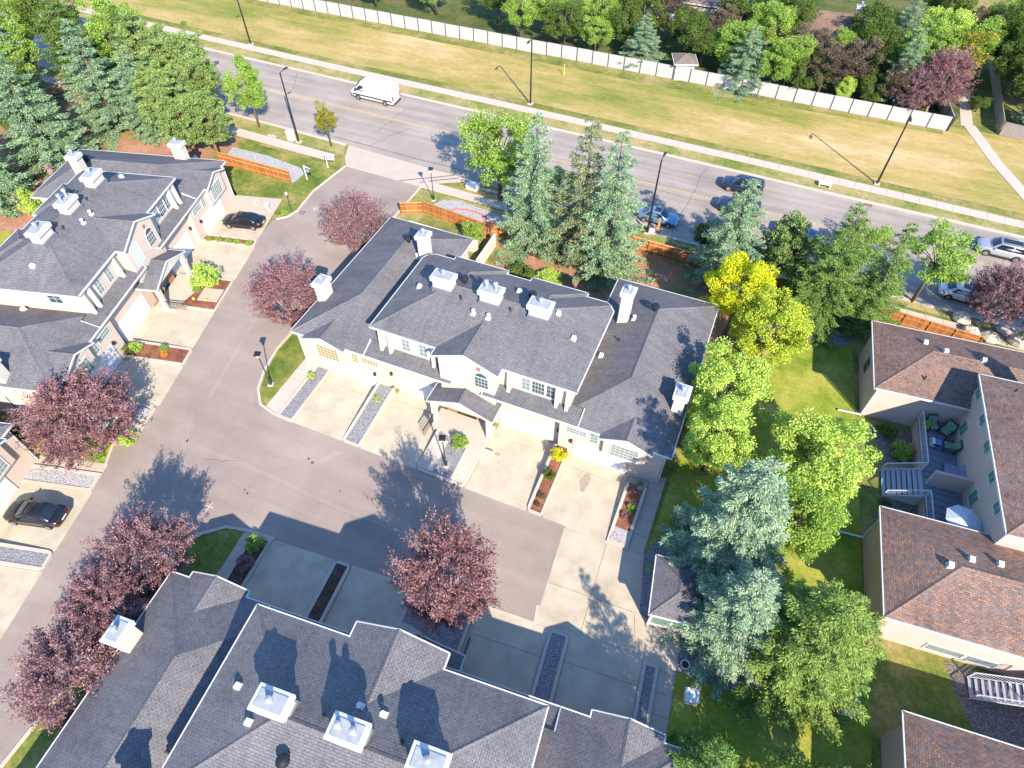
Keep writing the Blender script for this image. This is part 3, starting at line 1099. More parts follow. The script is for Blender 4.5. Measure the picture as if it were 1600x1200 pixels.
# entrance apron, laid as three concrete bays
ap = [(-48.9, 62.35), (-47.8, 59.8), (-46.55, 58.0), (-36.1, 57.75), (-34.4, 59.15), (-31.9, 60.6), (-29.6, 60.6), (-30.2, 61.35)]
sheet('entrance_apron', ap, 0.024, 'walk_concrete')
# tyre tracks across the apron
for q in ([(-33.3, 61.6), (-35.2, 60.3), (-37.6, 58.8), (-39, 57.9)], [(-32.6, 61.2), (-34.6, 59.9), (-36.6, 58.5)]):
    ribbon(MB(), q, -0.07, 0.07, 0.026, 0.029).build('tyre_mark', 'tar', bpy.data.objects['entrance_apron'])

# private lane
lane_pts = [(-46.55, 58.0), (-47.2, 52.0), (-46.7, 48.0), (-47.1, 46.6), (-48.4, 45.6), (-47.9, 39.8), (-45.5, 30.5), (-42.6, 20.0), (-42.2, 19.0), (-42.1, 15.0), (-41.2, 13.3), (-40.2, 7.0), (-38.1, 0.0), (-34.8, -14),
            (-31.2, -14), (-31.1, 9.5), (-30.3, 11.4), (-28.8, 12.7), (-27.0, 13.0), (-19.8, 13.3), (-6.2, 14.4), (-4.55, 14.6), (-5.06, 22.95),
            (-30.0, 22.95), (-32.0, 22.8), (-33.6, 23.2), (-34.9, 24.6), (-35.7, 26.6), (-36.25, 29.3), (-36.1, 50.0), (-36.1, 57.75)]
lane = sheet('lane', lane_pts, 0.018, 'lane_asphalt')
for a, b in (((-38.5, 20.5), (-33, 10.5)), ((-37, 17.8), (-12, 17.2)), ((-24.5, 21.8), (-25.4, 20.3)), ((-43.6, 44), (-38, 22))):
    n = 8
    pts = [(a[0] + (b[0] - a[0]) * k / n + rng.uniform(-.15, .15), a[1] + (b[1] - a[1]) * k / n + rng.uniform(-.1, .1)) for k in range(n + 1)]
    ribbon(MB(), pts, -0.16, 0.16, 0.019, 0.0215).build('surface_seam', 'scuff', lane)
for x, y, r in ((-31.1, 13.5, 0.42), (-45.2, 49.2, 0.45), (-46.1, 48.0, 0.3)):
    MB().lathe([(r, 0.0), (r, 0.026)], 18, (x, y)).build('manhole_cover', 'scuff' if r > .35 else 'dark_metal', lane)
    MB().box(x - r * .9, x + r * .9, y - .04, y + .04, 0.02, 0.03).box(x - .04, x + .04, y - r * .9, y + r * .9, 0.02, 0.0295).build('manhole_cross', 'pale_concrete', lane)
for x, y, r in ((-26.5, 20.2, .12), (-26.0, 20.0, .14), (-29.1, 15.6, .1), (-29.5, 15.8, .09), (-22.5, 18.6, .08), (-38.4, 33.2, .1), (-15.6, 18.9, .07)):
    MB().lathe([(r, 0.0), (r * .9, 0.0245)], 9, (x, y)).build('oil_spot', 'tar', lane)

for q in ([(-44.0, 33.5), (-41.8, 33.7), (-41.7, 36.4), (-43.9, 36.2)], [(-20.5, 15.9), (-16.4, 16.1), (-16.5, 17.6), (-20.6, 17.4)], [(-39.6, 52.0), (-37.2, 52.1), (-37.1, 54.6), (-39.5, 54.5)]):
    sheet('asphalt_patch', q, 0.0195, 'patch_asphalt', lane)
for a, b in (((-45.6, 42.5), (-41.6, 41.2)), ((-34.4, 16.9), (-31.5, 17.8))):
    crack(lane, a, b, 0.025, 0.5, 0.0225)
# kerbs of the lane
struct(ribbon(MB(), [(-46.55, 58.0), (-47.2, 52.0), (-46.7, 48.0), (-47.1, 46.6), (-48.0, 45.7)], -0.22, 0.0, -0.05, 0.12).build('kerb', 'pale_concrete'))
struct(ribbon(MB(), [(-36.1, 57.75), (-36.1, 50.0), (-36.25, 29.3), (-35.7, 26.6), (-34.9, 24.6), (-33.6, 23.2), (-32.0, 22.8), (-30.05, 22.7)], 0.0, 0.22, -0.05, 0.12).build('kerb', 'pale_concrete'))
struct(ribbon(MB(), [(-31.2, -14), (-31.1, 9.5), (-30.3, 11.4), (-28.8, 12.7), (-27.0, 13.1), (-24.8, 13.3)], -0.22, 0.0, -0.05, 0.12).build('kerb', 'pale_concrete'))
struct(ribbon(MB(), [(-42.2, 20.0), (-42.1, 15.0), (-41.2, 13.3)], -0.22, 0.0, -0.05, 0.12).build('kerb', 'pale_concrete'))

# lawns with their own growth
sheet('lawn', [(-35.9, 29.2), (-35.4, 26.6), (-34.6, 24.8), (-33.2, 23.2), (-32.9, 22.95), (-32.9, 29.0), (-32.3, 46.3), (-35.9, 46.3)], 0.006, 'green_lawn')
sheet('lawn', [(-49.0, 46.5), (-47.4, 47.2), (-47.0, 48.2), (-47.5, 52.0), (-46.9, 57.6), (-61.0, 58.0), (-63, 50), (-55, 46.9)], 0.006, 'green_lawn')
sheet('lawn', [(-35.8, 50.0), (-35.8, 57.5), (-24, 57.1), (-24, 55), (-33, 53.0), (-33.4, 50)], 0.006, 'verge')
sheet('lawn', [(1.3, 22.9), (1.3, 30.0), (2.2, 46.3), (13.6, 50.5), (14.5, 42), (15.8, 30), (16.6, 22), (18, 14), (30, 14), (30, 3), (5.2, 3), (5.1, 15.6), (9.6, 15.9), (9.4, 17.5), (9.2, 24.0), (5.0, 24.4)], 0.006, 'yellow_lawn')
sheet('lawn', [(16.8, 22.2), (26, 22.6), (26, 14), (17.6, 13)], 0.009, 'green_lawn')
sheet('lawn', [(-31.0, 9.4), (-30.2, 11.1), (-28.7, 12.4), (-27.2, 12.85), (-27.1, 9.6), (-27.0, -8), (-31, -12)], 0.006, 'green_lawn')
sheet('lawn', [(-47.9, 11.8), (-41.4, 13.6), (-42.3, 15.0), (-42.4, 18.2), (-48.5, 16.4), (-50, 13)], 0.006, 'yellow_lawn')
sheet('needle_bed', [(-23, 46.3), (-7.5, 46.2), (1.5, 46.3), (4.5, 55.8), (-8.0, 56.5), (-22.2, 54.0), (-25.3, 52.0)], 0.006, 'needle_soil')
sheet('needle_bed', [(-95, 25), (-74, 20), (-72.5, 44.0), (-54.5, 47.5), (-61, 52), (-62.5, 58.0), (-110, 62)], 0.006, 'needle_soil')
sheet('lawn', [(-72.4, 44.2), (-55.0, 47.6), (-57.5, 49.2), (-72.5, 47.0)], 0.009, 'green_lawn')
sheet('lawn', [(-80, 20), (-73.5, 22.0), (-71.2, 33.0), (-76, 32.0)], 0.009, 'yellow_lawn')
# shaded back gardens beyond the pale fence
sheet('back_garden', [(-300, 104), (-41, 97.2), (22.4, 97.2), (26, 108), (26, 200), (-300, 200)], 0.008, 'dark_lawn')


# ------------------------------------------------------------------ driveways, raised beds, walks
def driveway(u0, u1, v0, v1, M=None, cuts=(0.82,), name='driveway', mat='concrete', mid=False):
    root = bpy.data.objects.new(name, None)
    COL.objects.link(root)
    root['kind'] = 'structure'
    if M is not None:
        root.location = M[0]
        root.rotation_euler = (0, 0, M[1])
    MB().box(u0 + 0.02, u1 - 0.02, v0 + 0.02, v1 - 0.02, -0.05, 0.016).build('joint_fill', 'tar', root)
    e = [0.0] + list(cuts) + [1.0]
    for a, b in zip(e, e[1:]):
        ya, yb = v0 + (v1 - v0) * a, v0 + (v1 - v0) * b
        xs = [u0, (u0 + u1) / 2, u1] if mid else [u0, u1]
        for xa, xb in zip(xs, xs[1:]):
            MB().box(xa + 0.012, xb - 0.012, ya + 0.012, yb - 0.012, -0.05, 0.034).build('slab', mat, root)
    return root


def raised_bed(u0, u1, v0, v1, M, top, z_road=0.14, z_house=0.5, wall='pale_concrete', round_end=True, label=None):
    """planter between two driveways: kerb wall rising towards the house, filled bed inside. v0 = road end"""
    root = bpy.data.objects.new('raised_bed', None)
    COL.objects.link(root)
    root['kind'] = 'structure'
    root.location = M[0]
    root.rotation_euler = (0, 0, M[1])
    r = min(0.45, (u1 - u0) / 2 - 0.05) if round_end else 0.02
    out = [(u0, v1), (u0, v0 + r)] + [(u0 + r - r * math.cos(a), v0 + r - r * math.sin(a)) for a in (0.4, 0.8, 1.2)] + \
          [(u1 - r + r * math.cos(a), v0 + r - r * math.sin(a)) for a in (1.2, 0.8, 0.4)] + [(u1, v0 + r), (u1, v1)]
    cx = (u0 + u1) / 2
    t = 0.24

    def inn(p):
        x = min(max(p[0], u0 + t), u1 - t)
        y = max(p[1], v0 + t)
        return (x, y)

    def zz(y):
        return z_road + (z_house - z_road) * (y - v0) / (v1 - v0)
    w = MB()
    for p, q in zip(out, out[1:]):
        pi, qi = inn(p), inn(q)
        w.face([(p[0], p[1], -0.05), (q[0], q[1], -0.05), (q[0], q[1], zz(q[1])), (p[0], p[1], zz(p[1]))])
        w.face([(p[0], p[1], zz(p[1])), (q[0], q[1], zz(q[1])), (qi[0], qi[1], zz(q[1])), (pi[0], pi[1], zz(p[1]))])
        w.face([(pi[0], pi[1], zz(p[1])), (qi[0], qi[1], zz(q[1])), (qi[0], qi[1], 0), (pi[0], pi[1], 0)])
    w.build('bed_wall', wall, root)
    poly = [inn(p) for p in out]
    b = MB()
    b.face([(p[0], p[1], zz(p[1]) - 0.06) for p in poly])
    b.build('bed_fill', top, root)
    return root


M1 = ((-15.93, 28.5, 0), 0.0)
M2 = ((-50.53, 31.62, 0), R(104.9))
M3 = ((-10.37, 8.78, 0), R(184.8))
# middle block
driveway(-13.95, -9.0, -5.75, 0.38, M1)
driveway(-7.25, -2.0, -5.8, 0.98, M1)
driveway(2.4, 7.6, -5.85, 0.98, M1)
driveway(9.0, 14.1, -5.85, 0.38, M1)
raised_bed(-9.0, -7.25, -5.8, 0.4, M1, 'grey_gravel', 0.14, 0.85)
raised_bed(7.62, 9.0, -5.85, 0.4, M1, 'mulch', 0.14, 0.8)
raised_bed(14.12, 15.75, -5.85, -0.6, M1, 'mulch', 0.14, 0.6, round_end=False)
raised_bed(-15.6, -13.97, -5.75, 0.4, M1, 'grey_gravel', 0.12, 0.2, round_end=False)
raised_bed(-1.98, 2.38, -5.85, -1.7, M1, 'grey_gravel', 0.14, 0.55)
sheet('gravel_patch', [(14.32 - 15.93, 22.85), (15.55 - 15.93, 22.85), (15.55 - 15.93, 24.1), (14.32 - 15.93, 24.3)], 0.2, 'white_gravel')
for ua, ub in ((-1.74, -0.62), (1.0, 2.14)):
    root = bpy.data.objects.new('walkway', None)
    COL.objects.link(root)
    root['kind'] = 'structure'
    for k in range(3):
        va, vb = -5.55 + k * 1.0, -4.57 + k * 1.0
        za, zb = 0.14 + 0.41 * (va + 5.85) / 4.15, 0.14 + 0.41 * (vb + 5.85) / 4.15
        p = [(ua - 15.93, va + 28.5), (ub - 15.93, va + 28.5), (ub - 15.93, vb + 28.5), (ua - 15.93, vb + 28.5)]
        zz_ = (za, za, zb, zb)
        MB().hexa([(q[0], q[1], 0.0) for q in p] + [(q[0], q[1], z_ - 0.02) for q, z_ in zip(p, zz_)]).build('slab', 'pale_concrete', root)
driveway(-17.1, -15.62, -5.5, 0.9, M1, (0.2, 0.4, 0.6, 0.8), 'walkway', 'pale_concrete')
driveway(15.77, 16.95, -5.8, 1.2, M1, (0.2, 0.4, 0.6, 0.8), 'walkway', 'walk_concrete')
driveway(14.12, 15.75, -0.58, 0.38, M1, (), 'walkway', 'walk_concrete')
for x, y, rx, ry in ((-4.95, 26.9, .38, .95), (-12.4, 26.6, .25, .2), (-12.0, 25.9, .12, .1), (-27.4, 25.4, .5, .3), (-20.2, 25.6, .4, .3), (-3.6, 25.2, .3, .7), (-10.4, 24.6, .5, .6)):
    g_ = random.Random(int(x * 100))
    pts = [(x + rx * math.cos(a / 12 * 6.283) * g_.uniform(.7, 1.15), y + ry * math.sin(a / 12 * 6.283) * g_.uniform(.7, 1.15)) for a in range(12)]
    if abs(x) < 5.2 and y > 26 or abs(x + 12.2) < .5:
        sheet('damp_stain', pts, 0.0375, 'damp_concrete', lane)
# far side of the lane
driveway(9.25, 14.3, -5.3, 0.38, M2)
driveway(2.65, 8.0, -5.5, 0.98, M2)
driveway(-7.0, -2.1, -5.45, 0.98, M2)
driveway(-13.8, -9.15, -5.6, 0.38, M2)
raised_bed(8.02, 9.23, -5.4, 0.4, M2, 'mulch', 0.14, 0.3)
raised_bed(-2.08, 2.63, -5.5, -1.7, M2, 'mulch', 0.14, 0.35)
raised_bed(-9.13, -7.02, -5.6, 0.4, M2, 'mulch', 0.14, 0.5)
raised_bed(-15.6, -13.85, -5.5, 0.0, M2, 'white_gravel', 0.14, 0.3)
driveway(-0.9, 0.9, -5.2, -3.12, ((-50.53, 31.62, 0.26), R(104.9)), (0.5,), 'walkway', 'walk_concrete')
driveway(14.32, 16.9, -5.3, 0.38, M2, (), 'walkway', 'walk_concrete')
driveway(-16.9, -15.62, -5.4, 0.6, M2, (0.25, 0.5, 0.75), 'walkway', 'walk_concrete')
# bottom block
driveway(8.9, 14.05, -5.55, 0.38, M3)
driveway(2.6, 7.5, -5.55, 0.98, M3)
driveway(-7.4, -2.2, -5.6, 0.98, M3, (0.3, 0.82))
driveway(-13.9, -8.9, -5.6, 0.38, M3, (0.3, 0.82))
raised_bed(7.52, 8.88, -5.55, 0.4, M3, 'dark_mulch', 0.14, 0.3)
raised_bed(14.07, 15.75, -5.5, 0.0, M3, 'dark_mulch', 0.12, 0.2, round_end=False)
raised_bed(-2.18, 2.58, -5.3, -1.7, M3, 'grey_gravel', 0.14, 0.3)
raised_bed(-8.88, -7.42, -5.6, 0.4, M3, 'grey_gravel', 0.14, 0.3)
driveway(15.77, 16.5, -5.7, 0.9, M3, (0.2, 0.4, 0.6, 0.8), 'walkway', 'walk_concrete')
raised_bed(-15.0, -13.92, -5.5, -1.0, M3, 'grey_gravel', 0.12, 0.2, round_end=False)
driveway(-16.1, -15.02, -8.1, 0.4, M3, (0.17, 0.34, 0.5, 0.66, 0.83), 'walkway', 'walk_concrete')
sheet('court_base', [(-5.06, 22.8), (1.1, 22.8), (1.95, 18.4), (3.1, 18.0), (5.0, 18.4), (4.9, 15.2), (3.3, 14.0), (-14, 13.2), (-14, 13.9), (-4.6, 14.7)], 0.013, 'walk_concrete')
# concrete court at the end of the lane, in bays
for q, nm in (([(-5.08, 22.5), (-1.75, 22.5), (-1.55, 18.2), (-4.75, 18.05)], 'slab'), ([(-1.72, 22.5), (1.0, 22.5), (1.6, 18.3), (-1.52, 18.2)], 'slab'),
              ([(-4.75, 18.02), (-1.55, 18.17), (-1.4, 15.45), (-4.5, 15.2)], 'slab'), ([(-1.52, 18.17), (1.6, 18.27), (2.4, 15.75), (-1.37, 15.45)], 'slab'), ([(1.63, 18.27), (2.95, 18.0), (3.1, 15.85), (2.43, 15.75)], 'slab')):
    if 'concrete_court' not in bpy.data.objects:
        cc = bpy.data.objects.new('concrete_court', None)
        COL.objects.link(cc)
        cc['kind'] = 'structure'
    MB().prism(q, -0.05, 0.03).build('slab', 'concrete', cc)
sheet('joint_fill', [(-5.0, 22.45), (0.95, 22.45), (1.6, 18.2), (2.9, 17.95), (3.05, 15.9), (-4.4, 15.25)], 0.02, 'tar', cc)
struct(ribbon(MB(), [(-12.5, 14.25), (-6.2, 14.8), (-4.5, 14.88), (-4.75, 16.2)], -0.12, 0.12, -0.05, 0.045).build('kerb', 'pale_concrete'))
# gravel round the mail shelter and along the gardens
sheet('gravel_bed', [(1.2, 22.75), (1.6, 24.3), (5.2, 24.4), (6.2, 20.0), (9.2, 17.6), (9.5, 15.9), (5.0, 15.65), (4.95, 18.3), (3.1, 17.9), (1.9, 18.2)], 0.012, 'grey_gravel')
sheet('gravel_bed', [(-61.5, 53.4), (-62.3, 56.2), (-57, 56.3), (-51.5, 55.6), (-50.4, 54.6), (-50.5, 52.6)], 0.012, 'white_gravel')
sheet('gravel_bed', [(-33.2, 53.4), (-33.4, 54.6), (-32.5, 56.4), (-30.6, 57.0), (-26.5, 56.6), (-23.5, 55.9), (-22.4, 54.7), (-25.0, 52.9)], 0.012, 'white_gravel')
sheet('gravel_bed', [(14.9, 41.9), (19.0, 42.2), (19.2, 38.2), (17.0, 38.0), (16.6, 39.6)], 0.012, 'brown_gravel')
sheet('gravel_bed', [(17.0, 34.6), (20.2, 34.8), (20.4, 30.6), (16.2, 30.2)], 0.012, 'brown_gravel')
sheet('gravel_bed', [(21.5, 23.2), (28, 23.6), (28, 15), (24.3, 17.5), (22.3, 21.0)], 0.014, 'brown_gravel')
sheet('gravel_bed', [(4.0, 49.5), (8.0, 52.8), (14.0, 52.4), (13.0, 50.4)], 0.014, 'grey_gravel')
# beds at the lower left
M4 = ((-43.2, 5.4, 0), R(104.9))
driveway(-0.38, 4.65, -4.12, 1.88, M4, (0.75,))
driveway(-9.5, -1.95, -4.12, 2.4, M4, (0.75,))
raised_bed(-1.93, -0.4, -4.1, 1.9, M4, 'grey_gravel', 0.14, 0.45)
raised_bed(4.67, 6.33, -4.0, 1.9, M4, 'white_gravel', 0.14, 0.2, round_end=False)
driveway(6.35, 7.28, -4.0, 2.6, M4, (0.25, 0.5, 0.75), 'walkway', 'walk_concrete')

# ------------------------------------------------------------------ brown roofed condominium beside the lawn
def condo():
    t = thing('condominium_building', 'brown shingled building with pink walls, raised decks and white railings', 'building', (14.41, 42.03, 0), R(4.7))
    S = 'brown_shingle'
    hip_roof(t, 0.0, 30.0, 0.0, 8.1, 4.0, 0.4, S)
    hip_roof(t, 0.08, 30.0, -19.6, -11.3, 4.0, 0.4, S)
    hip_roof(t, 6.7, 24.0, -12.75, 1.55, 6.5, 0.38, S)
    MB().box(0.45, 29, 0.45, 7.6, 0, 3.9).build('wall', 'pink_stucco', t)
    MB().box(0.52, 29, -19.1, -11.8, 0, 3.9).build('wall', 'pink_stucco', t)
    MB().box(7.2, 23.5, -12.2, 1.1, 0, 6.4).build('upper_wall', 'pink_stucco', t)
    window(t, -5.4, -4.2, 1.0, 2.5, 0.45, 1, 2, 'window_glass', facing='-x')
    for q in (0.6, -2.0, -4.6, -7.3, -9.9):
        window(t, -q - 0.45, -q + 0.45, 4.9, 5.9, 7.2, 2, 1, 'green_glass', facing='-x')
    for q in (-1.0, -7.6):
        window(t, -q - 0.5, -q + 0.5, 2.2, 3.4, 7.2, 2, 1, 'green_glass', facing='-x')
    MB().box(7.1, 7.2, -11.0, -10.1, 1.4, 3.4).build('deck_door', 'green_glass', t)
    window(t, 4.0, 6.2, 0.5, 1.3, -19.1, 2, 1, 'blind_glass')
    window(t, 6.4, 8.2, 0.5, 1.3, -19.1, 2, 1, 'blind_glass')
    # downspout and extension over the lawn
    for v in (0.35, -11.7):
        g = MB().box(0.4, 0.5, v - 0.12, v - 0.02, 0.1, 3.9)
        g.hexa([(-1.4, v - .16, 0.12), (0.45, v - .16, 0.2), (0.45, v - .04, 0.2), (-1.4, v - .04, 0.12), (-1.4, v - .16, 0.22), (0.45, v - .16, 0.3), (0.45, v - .04, 0.3), (-1.4, v - .04, 0.22)])
        g.build('downspout', 'rail_paint', t)
    for u, v in ((3.7, 5.3), (5.0, 4.3), (7.8, 4.1), (3.6, -15.5), (5.0, -14.6), (6.8, -14.3)):
        z = 4.0 + 0.4 * min(v if v > 0 else v + 19.6, (8.1 - v) if v > 0 else -11.3 - v, u)
        vent(t, u, v, z, 'box')
    for u, v in ((3.6, 1.6), (8.6, -0.3), (9.5, -17.0), (10.5, -8.0)):
        z = 4.0 + 0.4 * min(v if v > 0 else v + 19.6, 8.1 - v, u) if u < 7 or v < -13 else 6.5 + 0.38 * min(u - 6.7, 1.55 - v)
        vent(t, u, v, z, 'stack')
    chimney(t, 11.2, 1.0, 1.0, 0.9, 5, 8.8, 1)
    # deck with stairs
    DZ = 1.4
    n = 20
    me = MB().box(4.45, 7.18, 0, 0.57, DZ - 0.06, DZ).mesh('deck_plank', 'deck_board')
    for k in range(n):
        link('deck_plank', me, t, loc=(0, -11.75 + k * 0.61, 0))
    MB().box(4.6, 7.1, -11.7, 0.4, 0, DZ - 0.07).build('deck_base', 'pink_stucco', t)
    me = MB().box(0, 0.3, -7.55, -5.0, -0.04, 0).mesh('stair_tread', 'stair_tread')
    for k in range(8):
        link('stair_tread', me, t, loc=(1.95 + k * 0.315, 0, 0.17 * (k + 1)))
    for v in (-7.55, -5.05):
        MB().vprism([(1.95, 0), (4.45, 0), (4.45, DZ - 0.05), (1.95, 0.05)], 'y', v + 0.03, v + 0.07).build('stringer', 'rail_paint', t)

    def rail(p0, p1, z0, z1):
        r = MB()
        L = math.dist(p0, p1)
        m = max(3, int(L / 0.14))
        for k in range(m + 1):
            f = k / m
            x, y, z = p0[0] + (p1[0] - p0[0]) * f, p0[1] + (p1[1] - p0[1]) * f, z0 + (z1 - z0) * f
            w = 0.035 if k in (0, m) else 0.01
            r.box(x - w, x + w, y - w, y + w, z, z + 0.98)
        bar(r, (p0[0], p0[1], z0 + 1.0), (p1[0], p1[1], z1 + 1.0), 0.055, 0.04)
        bar(r, (p0[0], p0[1], z0 + 0.14), (p1[0], p1[1], z1 + 0.14), 0.04, 0.04)
        r.build('railing', 'rail_paint', t)
    rail((4.5, 0.3), (4.5, -4.95), DZ, DZ)
    rail((4.5, -7.6), (4.5, -11.5), DZ, DZ)
    rail((1.98, -5.02), (4.45, -5.02), 0.12, DZ)
    rail((1.98, -7.58), (4.45, -7.58), 0.12, DZ)
    MB().box(4.6, 7.19, -6.35, -6.15, DZ, DZ + 1.75).build('privacy_wall', 'pink_stucco', t)
    # second stair at the garden end
    me = MB().box(0, 0.3, -21.4, -20.1, -0.04, 0).mesh('stair_tread', 'stair_tread')
    for k in range(9):
        link('stair_tread', me, t, loc=(6.8 + k * 0.315, 0, 0.17 * (k + 1)))
    rail((6.8, -20.06), (9.6, -20.06), 0.12, 1.5)
    rail((6.8, -21.44), (9.6, -21.44), 0.12, 1.5)
    MB().box(9.6, 12.5, -21.6, -19.1, 1.4, 1.52).box(9.7, 9.8, -21.5, -21.4, 0, 1.4).build('deck_landing', 'stair_tread', t)
    return t


CONDO = condo()
n3 = thing('condominium_building', 'brown shingled roof corner cut off by the bottom edge of the photo', 'building', (17.37, 17.2, 0), R(4.7))
hip_roof(n3, 0, 20, -9, 0, 4.0, 0.4, 'brown_shingle')
MB().box(0.45, 19.5, -8.5, -0.45, 0, 3.9).build('wall', 'pink_stucco', n3)

# deck furniture (each stands on the deck)
th = R(4.7)


def on_deck(u, v, z=1.4):
    return (14.41 + u * math.cos(th) - v * math.sin(th), 42.03 + u * math.sin(th) + v * math.cos(th), z)


def patio_chair(label, loc, rz):
    t = thing('patio_chair', label, 'chair', loc, rz, 'chairs on the deck')
    MB().box(-0.36, 0.36, -0.36, 0.36, 0.36, 0.46).build('seat', 'cushion', t)
    MB().hexa([(-0.36, 0.3, 0.46), (0.36, 0.3, 0.46), (0.36, 0.42, 0.46), (-0.36, 0.42, 0.46), (-0.34, 0.5, 1.0), (0.34, 0.5, 1.0), (0.34, 0.6, 1.0), (-0.34, 0.6, 1.0)]).build('backrest', 'cushion', t)
    for s in (-1, 1):
        MB().tube([(s * .4, -.38, 0), (s * .42, -.4, .6), (s * .42, .1, .66), (s * .41, .45, .6), (s * .36, .62, 1.04)], 0.04, 6).build('arm', 'black_metal', t)
        MB().tube([(s * .38, .42, 0), (s * .38, .42, .5)], 0.04, 6).build('leg', 'black_metal', t)
    MB().tube([(-.36, .62, 1.04), (.36, .62, 1.04)], 0.045, 6).build('top_rail', 'black_metal', t)
    return t


patio_chair('patio chair with green cushion nearest the corner plant on the deck', on_deck(5.4, -0.55), R(20))
patio_chair('patio chair with green cushion against the roofed wall corner of the deck', on_deck(6.4, -0.75), R(-35))
patio_chair('patio chair with green cushion facing the blue covered table', on_deck(6.5, -2.35), R(-85))
t = thing('patio_table', 'small round deck table under a blue and white cloth', 'table', on_deck(5.5, -2.3))
MB().lathe([(0.05, 0), (0.05, 0.5), (0.45, 0.5), (0.45, 0.54)], 14).build('table_top', 'black_metal', t)
MB().hexa([(-.35, -.3, .2), (.4, -.35, .2), (.42, .32, .2), (-.38, .34, .2), (-.33, -.28, .6), (.36, -.3, .6), (.36, .3, .6), (-.34, .3, .6)]).build('cloth', 'blue_cloth', t)
MB().hexa([(-.37, -.32, .25), (-.1, -.34, .25), (-.1, .36, .25), (-.4, .36, .25), (-.35, -.3, .61), (-.12, -.31, .61), (-.12, .31, .61), (-.36, .31, .61)]).build('cloth', 'white_paint', t)
t = thing('lounge_bench', 'striped grey lounge bench against the pink privacy wall', 'bench', on_deck(6.55, -4.9))
MB().box(-.6, .6, -.7, .7, .3, .45).build('seat', 'striped_cloth', t)
MB().hexa([(.45, -.7, .45), (.6, -.7, .45), (.6, .7, .45), (.45, .7, .45), (.55, -.7, .95), (.66, -.7, .95), (.66, .7, .95), (.55, .7, .95)]).build('backrest', 'striped_cloth', t)
for a, b in ((-.55, -.65), (.55, -.65), (-.55, .65), (.55, .65)):
    MB().tube([(a, b, 0), (a, b, .31)], 0.03, 6).build('leg', 'black_metal', t)
t = thing('parasol', 'open pale parasol on the lower deck', 'parasol', on_deck(6.0, -10.2))
mb = MB()
N = 8
for k in range(N):
    a0, a1 = 2 * math.pi * k / N + .3, 2 * math.pi * (k + 1) / N + .3
    mb.face([(0, 0, 2.45), (1.25 * math.cos(a0), 1.25 * math.sin(a0), 1.98), (1.25 * math.cos(a1), 1.25 * math.sin(a1), 1.98)])
    mb.face([(1.25 * math.cos(a0), 1.25 * math.sin(a0), 1.98), (1.25 * math.cos(a0), 1.25 * math.sin(a0), 1.88), (1.25 * math.cos(a1), 1.25 * math.sin(a1), 1.88), (1.25 * math.cos(a1), 1.25 * math.sin(a1), 1.98)])
mb.build('canopy', 'umbrella_cloth', t)
MB().tube([(0, 0, 0), (0, 0, 2.5)], 0.03, 6).build('pole', 'grey_metal', t)
MB().lathe([(.3, 0), (.3, .06), (.08, .12)], 12).build('base', 'dark_metal', t)

# ------------------------------------------------------------------ mail shelter
t = thing('mail_shelter', 'small grey roofed mail shelter under the blue spruce beside the gravel', 'shelter', (2.42, 17.5, 0), R(8.2))
hip_roof(t, 0, 3.5, 0, 4.3, 2.6, 0.38, 'slate_shingle')
MB().box(0.35, 3.15, 1.0, 3.9, 0, 2.5).build('wall', 'white_stucco', t)
mb = MB().box(0.2, 3.3, 0.3, 0.36, 0.2, 0.5).box(0.2, 3.3, 0.3, 0.36, 1.9, 2.5)
for a in (0.2, 1.6, 3.12):
    mb.box(a, a + 0.18, 0.28, 0.38, 0, 2.5)
mb.build('mail_frame', 'white_trim', t)
for a in (0.39, 1.79):
    MB().box(a, a + 1.2 if a < 1 else a + 1.32, 0.32, 0.9, 0.5, 1.9).build('mailbox_panel', 'green_glass', t)
for a, b in ((0.2, 0.25), (3.2, 0.25)):
    MB().box(a, a + .12, b, b + .12, 0, 2.5).build('post', 'white_trim', t)

# ------------------------------------------------------------------ fences
def panel_fence(name, label, p0, p1, n, h, mat, post_mat, gap=0.0, th_=0.06, post=0.09):
    L = math.dist(p0, p1)
    t = thing(name, label, 'fence', (p0[0], p0[1], 0), math.atan2(p1[1] - p0[1], p1[0] - p0[0]))
    step = L / n
    me = MB().box(post / 2, step - post / 2, -th_ / 2, th_ / 2, 0.04, h)
    for k in range(1, 12):
        me.box(step * k / 12 - .006, step * k / 12 + .006, -th_ / 2 - .004, th_ / 2 + .004, .05, h - .1)
    me = me.box(post / 2, step - post / 2, -th_ / 2 - .02, th_ / 2 + .02, h - .09, h + .01).mesh('fence_panel', mat)
    mp = MB().box(-post / 2, post / 2, -post / 2, post / 2, 0, h + 0.05).mesh('post', post_mat)
    for k in range(n):
        link('fence_panel', me, t, loc=(k * step, 0, rng.uniform(-.02, .02)))
    for k in range(n + 1):
        link('post', mp, t, loc=(k * step, 0, 0))
    return t


panel_fence('panel_fence', 'long pale panel fence behind the dry field', (-96, 96.3), (21.9, 96.0), 48, 1.9, 'vinyl_fence', 'dark_metal', post=0.12)
panel_fence('panel_fence', 'short pale panel fence running back beside the footpath', (22.1, 96.2), (20.3, 106), 4, 1.9, 'vinyl_fence', 'dark_metal', post=0.12)
panel_fence('panel_fence', 'grey plank fence on the far side of the footpath', (28.3, 97.6), (45, 95.5), 6, 1.8, 'grey_wood', 'grey_wood')
panel_fence('panel_fence', 'grey plank fence running back under the big trees', (28.1, 97.8), (28.0, 118), 8, 1.8, 'grey_wood', 'grey_wood')


